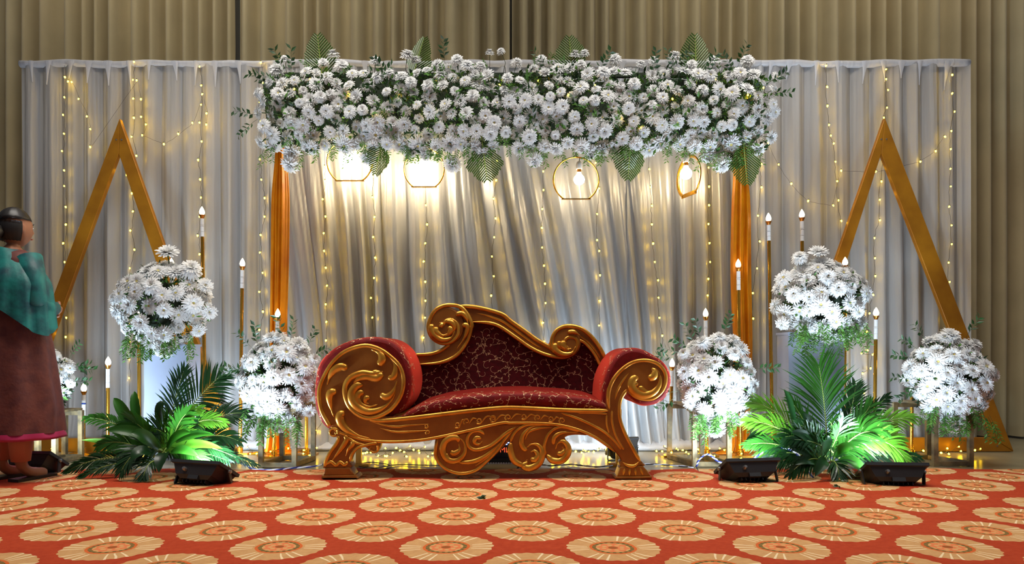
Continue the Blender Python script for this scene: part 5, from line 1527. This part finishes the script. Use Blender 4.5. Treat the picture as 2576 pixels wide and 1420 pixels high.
def grid_surface(fn, u0, u1, nu, nv, closed=False):
    vs, fs = [], []
    for j in range(nv + 1):
        for i in range(nu + 1): vs.append(fn(u0 + (u1 - u0) * i / nu, j / nv))
    for j in range(nv):
        for i in range(nu):
            a = j * (nu + 1) + i; fs.append((a, a + 1, a + nu + 2, a + nu + 1))
    return vs, fs


mb = MB(); vs, fs = grid_surface(seat_pt, 985, 1538, 60, 30); mb.add(vs, fs)
n = 61
bot = [Vector((p.x, p.y, p.z - .04)) for p in (vs[0], vs[60], vs[-1], vs[-61])]
mb.add(bot, [(0, 3, 2, 1)])
sc_ = mb.build('seat_cushion', M_MAROON_LIT, sofa, smooth=True)


# upholstered arms: outline at the front plane, swept in depth with a padded front edge
def arm_surface(outline, inset=.034, start=.03, scale_back=1.0):
    o = smooth_path(outline, 6, True)
    w = [P(p[0], p[1], YF + .05) for p in o]
    n = len(w)
    area = sum(w[i].x * w[(i + 1) % n].z - w[(i + 1) % n].x * w[i].z for i in range(n)); sg = 1 if area > 0 else -1
    nor = []
    for i in range(n):
        t = w[(i + 3) % n] - w[i - 3]; nor.append((Vector((t.z, 0, -t.x)) * sg).normalized())
    secs = [(YF + start, inset), (YF + start + .004, inset * .6), (YF + start + .014, inset * .25), (YF + start + .03, inset * .06), (YF + start + .055, 0)]
    for k in range(1, 9): secs.append((YF + .085 + (YK - YF - .04) * k / 8, 0 if k < 8 else .01))
    secs.append((YK + .06, .05))

    def fn(s, v):
        f = v * (len(secs) - 1); i0 = min(len(secs) - 2, int(f)); u = f - i0
        Y = secs[i0][0] * (1 - u) + secs[i0 + 1][0] * u; ins = secs[i0][1] * (1 - u) + secs[i0 + 1][1] * u
        g = (s * n) % n; a0 = int(g); u2 = g - a0
        p = w[a0 % n].lerp(w[(a0 + 1) % n], u2); nn = nor[a0 % n].lerp(nor[(a0 + 1) % n], u2)
        q = p - nn * ins; q = Vector((q.x, Y, q.z))
        return q
    return fn, n, len(secs) - 1


arm_l = [za(u, v) for (u, v) in ((32, 720), (40, 810), (70, 900), (130, 965), (220, 985), (330, 960), (450, 930), (560, 900), (640, 850), (690, 790), (722, 710), (733, 620), (722, 530), (690, 440), (630, 365), (545, 318), (430, 306), (300, 328), (165, 392), (70, 490), (40, 600))]
arm_r = [zb(u, v) for (u, v) in ((905, 800), (905, 640), (918, 545), (955, 440), (1015, 352), (1105, 300), (1200, 300), (1300, 345), (1392, 412), (1440, 500), (1442, 580), (1405, 678), (1335, 730), (1230, 748), (1160, 715), (1110, 660), (1080, 620), (1050, 690), (1020, 780), (960, 830))]
arm_fns = []
for (ol, ins) in ((arm_l, .030), (arm_r, .026)):
    fn, nn_, ns_ = arm_surface(ol, ins)
    arm_fns.append((fn, nn_, ns_))
    vs, fs = [], []
    for j in range(ns_ + 1):
        for i in range(nn_): vs.append(fn(i / nn_, j / ns_))
    for j in range(ns_):
        for i in range(nn_): fs.append((j * nn_ + i, j * nn_ + (i + 1) % nn_, (j + 1) * nn_ + (i + 1) % nn_, (j + 1) * nn_ + i))
    for base in (0, ns_ * nn_):
        ring = vs[base:base + nn_]
        for t in tessellate_polygon([[Vector((p.x, p.z, 0)) for p in ring]]): fs.append(tuple(base + q for q in t))
    mb = MB(); mb.add(vs, fs)
    ob = mb.build('arm_bolster', M_MAROON_LIT, sofa, smooth=True, angle=60)
    arm_fns[-1] = (fn, nn_, ns_, ob)

# hidden structure: rear legs, rear rail, seat deck
for px in (903, 1556):
    x = (px - CX) * 4.72 / F
    mb = MB(); mb.box((x, 4.72, .19), (.035, .035, .38)); lg = mb.build('leg', M_GOLDP, sofa)
    mb = MB(); mb.box((x, 4.72, .01), (.14, .06, .02)); mb.build('foot', M_GOLDP, lg)
xa, xb = (870 - CX) * 4.5 / F, (1540 - CX) * 4.5 / F
mb = MB(); mb.box(((xa + xb) / 2, 4.49, .365), (xb - xa, .48, .05)); mb.build('seat_deck', M_WOOD, sofa)


# embroidered vines: flat thread ribbons lying on the upholstery
def curl_paths(seed, n, w, h, size=.07):
    """Scrolling stems that wind into spirals, with small leaves in pairs."""
    r = random.Random(seed); out = []; seeds = []
    tries = 0
    md = math.sqrt(w * h / n) * .8
    while len(seeds) < n and tries < 6000:
        tries += 1
        p = (r.uniform(0, w), r.uniform(0, h))
        if all((p[0] - q[0]) ** 2 + (p[1] - q[1]) ** 2 > md * md for q in seeds): seeds.append(p)
    for (x, y) in seeds:
        th = r.uniform(0, 6.28); sg = r.choice((-1, 1)); L = size * r.uniform(.8, 1.3)
        pts = [(x, y)]; ths = [th]; m = 26
        for q in range(m):
            t = q / m
            kk = (-8 if t < .3 else 14 + 75 * (t - .3) ** 1.2) * .16 / L
            th += sg * kk * L / m
            x += math.cos(th) * L / m; y += math.sin(th) * L / m
            pts.append((x, y)); ths.append(th)
        x0, y0 = r.choice(pts[4:]) if False else pts[0]
        mx, my = sum(p[0] for p in pts) / len(pts) - x0, sum(p[1] for p in pts) / len(pts) - y0
        pts = [(p[0] - mx, p[1] - my) for p in pts]
        out.append((pts, .0010))
        for q, da in ((6, -.8 * sg), (7, .6 * sg), (13, -.7 * sg), (0, 2.6), (0, 3.6)):
            a = ths[q] + da; l = r.uniform(.012, .020); px_, py_ = pts[q]
            out.append(([(px_ + math.cos(a + .3 * u) * l * u, py_ + math.sin(a + .3 * u) * l * u) for u in (0, .35, .65, 1)], -.0023))
    return out


def ribbons(paths, surf, inside, parent, name='vine_embroidery'):
    """surf(x, y) -> (point, normal); width < 0 means a leaf shape."""
    mb = MB()
    for (pts, w) in paths:
        if not all(inside(*p) for p in pts): continue
        vs = []
        for i, p in enumerate(pts):
            a, b = pts[max(0, i - 1)], pts[min(len(pts) - 1, i + 1)]
            dx, dy = b[0] - a[0], b[1] - a[1]; L = math.hypot(dx, dy) or 1
            ww = w if w > 0 else (-w if 0 < i < len(pts) - 1 else .0003)
            for s in (-1, 1):
                q, nn = surf(p[0] - dy / L * ww * s, p[1] + dx / L * ww * s)
                vs.append(q + nn * .0018)
        mb.add(vs, [(2 * i, 2 * i + 1, 2 * i + 3, 2 * i + 2) for i in range(len(pts) - 1)])
    if mb.v:
        tag(mb.build(name, M_VINE, parent), kind='stuff')


def in_poly(poly, x, y):
    c = False; j = len(poly) - 1
    for i in range(len(poly)):
        if (poly[i][1] > y) != (poly[j][1] > y) and x < (poly[j][0] - poly[i][0]) * (y - poly[i][1]) / (poly[j][1] - poly[i][1]) + poly[i][0]: c = not c
        j = i
    return c


kK = YK / F
pin = [(CX + (p[0] - CX), p[1]) for p in panel_poly]
X0, Z1 = P(1040, 0, YK).x, P(0, 1000, YK).z
ribbons(curl_paths(5, 150, 500 * kK, 200 * kK, .13), lambda x, y: (Vector((X0 + x, YK, Z1 + y)), Vector((0, -1, 0))),
        lambda x, y: in_poly(pin, 1040 + x / kK, 1000 - y / kK), bp_)


def surf_of(fn, su, sv):
    def f(x, y):
        u, v = su(x), sv(y); e = 1e-3
        p = fn(u, v); a = fn(u + (.5 if su is not None and abs(u) > 10 else .002), v) - p; b = fn(u, min(1, v + .01)) - fn(u, v - .01)
        nn = a.cross(b)
        nn = nn.normalized() if nn.length > 1e-9 else Vector((0, -1, 0))
        if nn.y > 0 or (abs(nn.y) < .2 and nn.z < 0 and False): nn = -nn
        return p, nn
    return f


ribbons(curl_paths(6, 60, 1.30, .20, .10), surf_of(seat_pt, lambda x: 990 + x / 1.30 * 545, lambda y: .03 + y / .20 * .60), lambda x, y: .005 < x < 1.29 and .004 < y < .196, sc_)
for (fn, nn_, ns_, ob), per in zip(arm_fns, (1.7, 1.9)):
    def sfn(x, y, fn=fn, ns_=ns_, per=per):
        s = x / per; v = (y / .16 * 6.5) / ns_
        p = fn(s, v); a = fn(s + .004, v) - fn(s - .004, v); b = fn(s, v + .01) - fn(s, max(0, v - .01))
        n_ = a.cross(b); n_ = n_.normalized() if n_.length > 1e-9 else Vector((0, -1, 0))
        c = fn((s + .5) % 1, v)
        if n_.dot(p - c) < 0: n_ = -n_
        return p, n_
    ribbons(curl_paths(8, 60, per, .16, .08), sfn, lambda x, y, per=per: .01 < x < per - .01 and .012 < y < .155, ob)

# ------------------------------------------------------------------ person at the left edge, seen from behind
PX, PY = (31 - CX) * 4.2 / F, 4.2
person = thing('person', 'person in teal shawl and long brown dress standing at the left edge', 'person', (PX, PY, 0))


def apply_mods(o):
    dg = bpy.context.evaluated_depsgraph_get()
    me = bpy.data.meshes.new_from_object(o.evaluated_get(dg))
    old = o.data; o.modifiers.clear(); o.data = me
    return o


def skin_chain(verts, edges, radii, root=0):
    me = bpy.data.meshes.new('skin'); me.from_pydata([Vector(v) for v in verts], edges, [])
    o = bpy.data.objects.new('skin', me); COL.objects.link(o)
    md = o.modifiers.new('s', 'SKIN'); md.use_smooth_shade = True
    sv = me.skin_vertices[0].data
    for i, r in enumerate(radii): sv[i].radius = r if hasattr(r, '__len__') else (r, r)
    sv[root].use_root = True
    sd = o.modifiers.new('d', 'SUBSURF'); sd.levels = 1; sd.render_levels = 1
    apply_mods(o)
    d = [tuple(v.co) for v in o.data.vertices], [tuple(p.vertices) for p in o.data.polygons]
    bpy.data.objects.remove(o)
    return d


V, E, RR = [], [], []
def jv(p, r, parent=None):
    V.append(p); RR.append(r)
    if parent is not None: E.append((parent, len(V) - 1))
    return len(V) - 1
pel = jv((0, 0, .90), (.15, .11)); wst = jv((0, .0, 1.05), (.125, .095), pel); chs = jv((0, -.005, 1.22), (.15, .10), wst); nk0 = jv((0, -.005, 1.33), (.075, .06), chs); nk1 = jv((0, .005, 1.40), (.048, .05), nk0)
for s in (-1, 1):
    hp = jv((s * .09, 0, .82), (.085, .09), pel); kn = jv((s * .085, .01, .46), (.055, .06), hp); cf = jv((s * .085, -.01, .32), (.05, .055), kn); an = jv((s * .085, -.01, .085), (.032, .036), cf)
    hl = jv((s * .088, .04, .045), (.036, .034), an); toe = jv((s * .095, .15, .028), (.036, .018), hl)
    sh = jv((s * .165, -.005, 1.29), (.05, .055), chs); el = jv((s * .235, -.03, 1.03), (.040, .042), sh); wr = jv((s * .13, .19, 1.02), (.024, .028), el); pm = jv((s * .075, .235, 1.015), (.036, .016), wr)
bv_, bf_ = skin_chain(V, E, RR)
mb = MB(); mb.add(bv_, bf_)
for s in (-1, 1):          # five fingers each, lightly curled
    for i, (L, oz) in enumerate(((.068, .030), (.076, .010), (.070, -.010), (.056, -.030))):
        a = Vector((s * .062, .245, 1.015 + oz)); b = a + Vector((-s * L * .5, .018, -.004)); c = b + Vector((-s * L * .4, -.002, -.006)); d = c + Vector((-s * L * .18, -.012, -.004))
        v_, f_ = skin_chain([a, b, c, d], [(0, 1), (1, 2), (2, 3)], [.0095, .0088, .008, .006]); mb.add(v_, f_)
    a = Vector((s * .09, .225, 1.045)); b = a + Vector((-s * .025, .02, .022)); c = b + Vector((-s * .025, .006, .004))
    v_, f_ = skin_chain([a, b, c], [(0, 1), (1, 2)], [.012, .010, .008]); mb.add(v_, f_)
# head: shaped ovoid with brow, nose, lips, chin and ears, facing +Y
vs, fs = [], []
nu, nv = 36, 26
for j in range(nv + 1):
    ph = -PI / 2 + PI * j / nv
    for i in range(nu):
        th = 2 * PI * i / nu
        d = Vector((math.cos(ph) * math.cos(th), math.cos(ph) * math.sin(th), math.sin(ph)))
        x, y, z = d.x * .072, d.y * .092, d.z * .112
        if z < 0: x *= 1 - .28 * (z / .112) ** 2; y *= 1 - .10 * (z / .112) ** 2
        fr_ = max(0, d.y)
        y += fr_ ** 6 * (.022 * math.exp(-(x / .011) ** 2) * math.exp(-((z + .012) / .022) ** 2) + .006 * math.exp(-(x / .022) ** 2) * math.exp(-((z + .052) / .010) ** 2) + .010 * math.exp(-(x / .022) ** 2) * math.exp(-((z + .088) / .016) ** 2))
        y -= fr_ ** 4 * .010 * (math.exp(-((abs(x) - .030) / .013) ** 2) * math.exp(-((z - .012) / .012) ** 2))
        y += fr_ ** 4 * .004 * math.exp(-((z - .034) / .010) ** 2)
        vs.append((x, y + .022, z + 1.49))
for j in range(nv):
    for i in range(nu): fs.append((j * nu + i, j * nu + (i + 1) % nu, (j + 1) * nu + (i + 1) % nu, (j + 1) * nu + i))
mb.add(vs, fs)
for s in (-1, 1):
    mb.lathe([(.004, -.010), (.016, -.006), (.019, 0), (.012, .006), (.003, .004)], (s * .073, .012, 1.488), 10, rot=Matrix.Rotation(s * PI / 2, 3, 'Y') @ Matrix.Diagonal((1.5, .9, 1)).to_3x3())
RZ = Matrix.Rotation(-.35, 4, 'Z')
def person_part(mb, name, mats, parent, smooth=True):
    m2 = MB(); m2.v = [tuple(RZ @ Vector(p) + Vector((PX, PY, 0))) for p in mb.v]; m2.f, m2.m = mb.f, mb.m
    return m2.build(name, mats, parent, smooth=smooth)
body = person_part(mb, 'body', M_SKIN, person)
rm = body.modifiers.new('remesh', 'REMESH'); rm.mode = 'VOXEL'; rm.voxel_size = .0065; rm.use_smooth_shade = True
apply_mods(body); body.data.materials.clear(); body.data.materials.append(M_SKIN)
for s in (-1, 1):
    m_ = MB(); m_.lathe([(.001, -.009), (.008, -.004), (.0095, 0), (.008, .004), (.001, .009)], (s * .030, .098, 1.502), 10, rot=Matrix.Diagonal((1.2, .6, .8)).to_3x3()); person_part(m_, 'eye', M_WHITEPL, body)
    m_ = MB(); m_.lathe([(.001, -.004), (.0045, 0), (.001, .004)], (s * .030, .1035, 1.502), 8); person_part(m_, 'iris', M_HAIR, body)
    m_ = MB(); m_.tube([(s * .016, .111, 1.523), (s * .032, .107, 1.528), (s * .048, .094, 1.522)], .0026, n=5); person_part(m_, 'eyebrow', M_HAIR, body)
m_ = MB(); m_.tube([(-.022, .106, 1.437), (-.010, .115, 1.440), (0, .117, 1.439), (.010, .115, 1.440), (.022, .106, 1.437)], .0045, n=6); person_part(m_, 'lips', M_COPPER, body)
# hair drawn back into a low bun
vs, fs = [], []
for j in range(17):
    ph = -.75 + (PI / 2 + .75) * j / 16
    for i in range(33):
        th = PI * .03 + PI + (PI * .94) * i / 32 if ph < .35 else 2 * PI * i / 32 + PI
        vs.append((math.cos(ph) * math.cos(th) * .081, math.cos(ph) * math.sin(th) * .100 + .014, math.sin(ph) * .121 + 1.495 + .002 * math.sin(i * 2.3)))
for j in range(16):
    for i in range(32): fs.append((j * 33 + i, j * 33 + i + 1, j * 33 + i + 34, j * 33 + i + 33))
m_ = MB(); m_.add(vs, fs); m_.lathe([(.004, -.045), (.035, -.035), (.048, 0), (.035, .035), (.004, .045)], (0, -.105, 1.455), 14)
person_part(m_, 'hair', M_HAIR, body)


def robe(rows, n=48, fold=0.0, seed=0, nf=9):
    """rows: (z, half width, half depth, y offset)."""
    vs, fs = [], []
    for j, (z, rx, ry, oy) in enumerate(rows):
        for i in range(n):
            a = 2 * PI * i / n
            f = 1 + fold * (j / len(rows)) * math.sin(a * nf + seed + .4 * math.sin(j))
            vs.append((math.cos(a) * rx * f, math.sin(a) * ry * f + oy, z))
    for j in range(len(rows) - 1):
        for i in range(n): fs.append((j * n + i, (j + 1) * n + i, (j + 1) * n + (i + 1) % n, j * n + (i + 1) % n))
    m_ = MB(); m_.add(vs, fs); return m_


kr = [(1.36, .075, .065, 0), (1.335, .14, .09, -.005), (1.29, .185, .115, -.005), (1.2, .185, .13, -.005), (1.05, .165, .125, 0), (.92, .205, .155, 0), (.8, .235, .18, 0), (.6, .265, .205, 0), (.42, .288, .225, 0), (.29, .300, .235, 0)]
krs = []
for a, b in zip(kr, kr[1:]):
    for q in range(3): krs.append(tuple(a[t] + (b[t] - a[t]) * q / 3 for t in range(4)))
krs.append(kr[-1])
person_part(robe(krs, 60, .05, 1), 'dress', M_KURTA, body)
person_part(robe([(.295, .303, .238, 0), (.27, .309, .243, 0), (.255, .310, .244, 0), (.27, .300, .236, 0)], 60, .05, 1), 'dress_hem', M_PINKHEM, body)
for s in (-1, 1):
    m_ = MB(); m_.tube([(s * .15, -.005, 1.31), (s * .195, -.012, 1.2), (s * .238, -.03, 1.04), (s * .215, .04, 1.02), (s * .165, .13, 1.02)], [.066, .060, .055, .05, .044], n=14); person_part(m_, 'sleeve', M_TEAL, body)
    m_ = MB(); m_.tube([(s * .085, -.01, .34), (s * .085, -.01, .12)], [.075, .05], n=14); person_part(m_, 'trouser_leg', M_COPPER, body)
    m_ = MB(); m_.box((s * .092, .06, .011), (.085, .24, .022)); person_part(m_, 'sandal', M_HAIR, body, smooth=False)
# shawl over shoulders and arms, falling lower at her right
vs, fs = [], []
n, rows = 64, 16
for j in range(rows + 1):
    for i in range(n + 1):
        a = -PI * .5 + (i / n - .5) * PI * 1.5          # open at the front (+Y)
        t = j / rows
        side = math.cos(a)
        L = .34 + .22 * max(0, side) ** 2
        z = 1.375 - .02 * abs(side) - t * L * (1 - .1 * abs(side))
        rx = .085 + .155 * min(1, t * 2.4) ** .75 + .055 * t; ry = .085 + .06 * min(1, t * 2) + .03 * t
        f = 1 + .045 * t * math.sin(a * 11 + 2 * t) + .02 * math.sin(a * 23) * t
        vs.append((math.cos(a) * rx * f, math.sin(a) * ry * f - .012, z))
for j in range(rows):
    for i in range(n): fs.append((j * (n + 1) + i, (j + 1) * (n + 1) + i, (j + 1) * (n + 1) + i + 1, j * (n + 1) + i + 1))
m_ = MB(); m_.add(vs, fs); person_part(m_, 'shawl', M_TEAL, body)
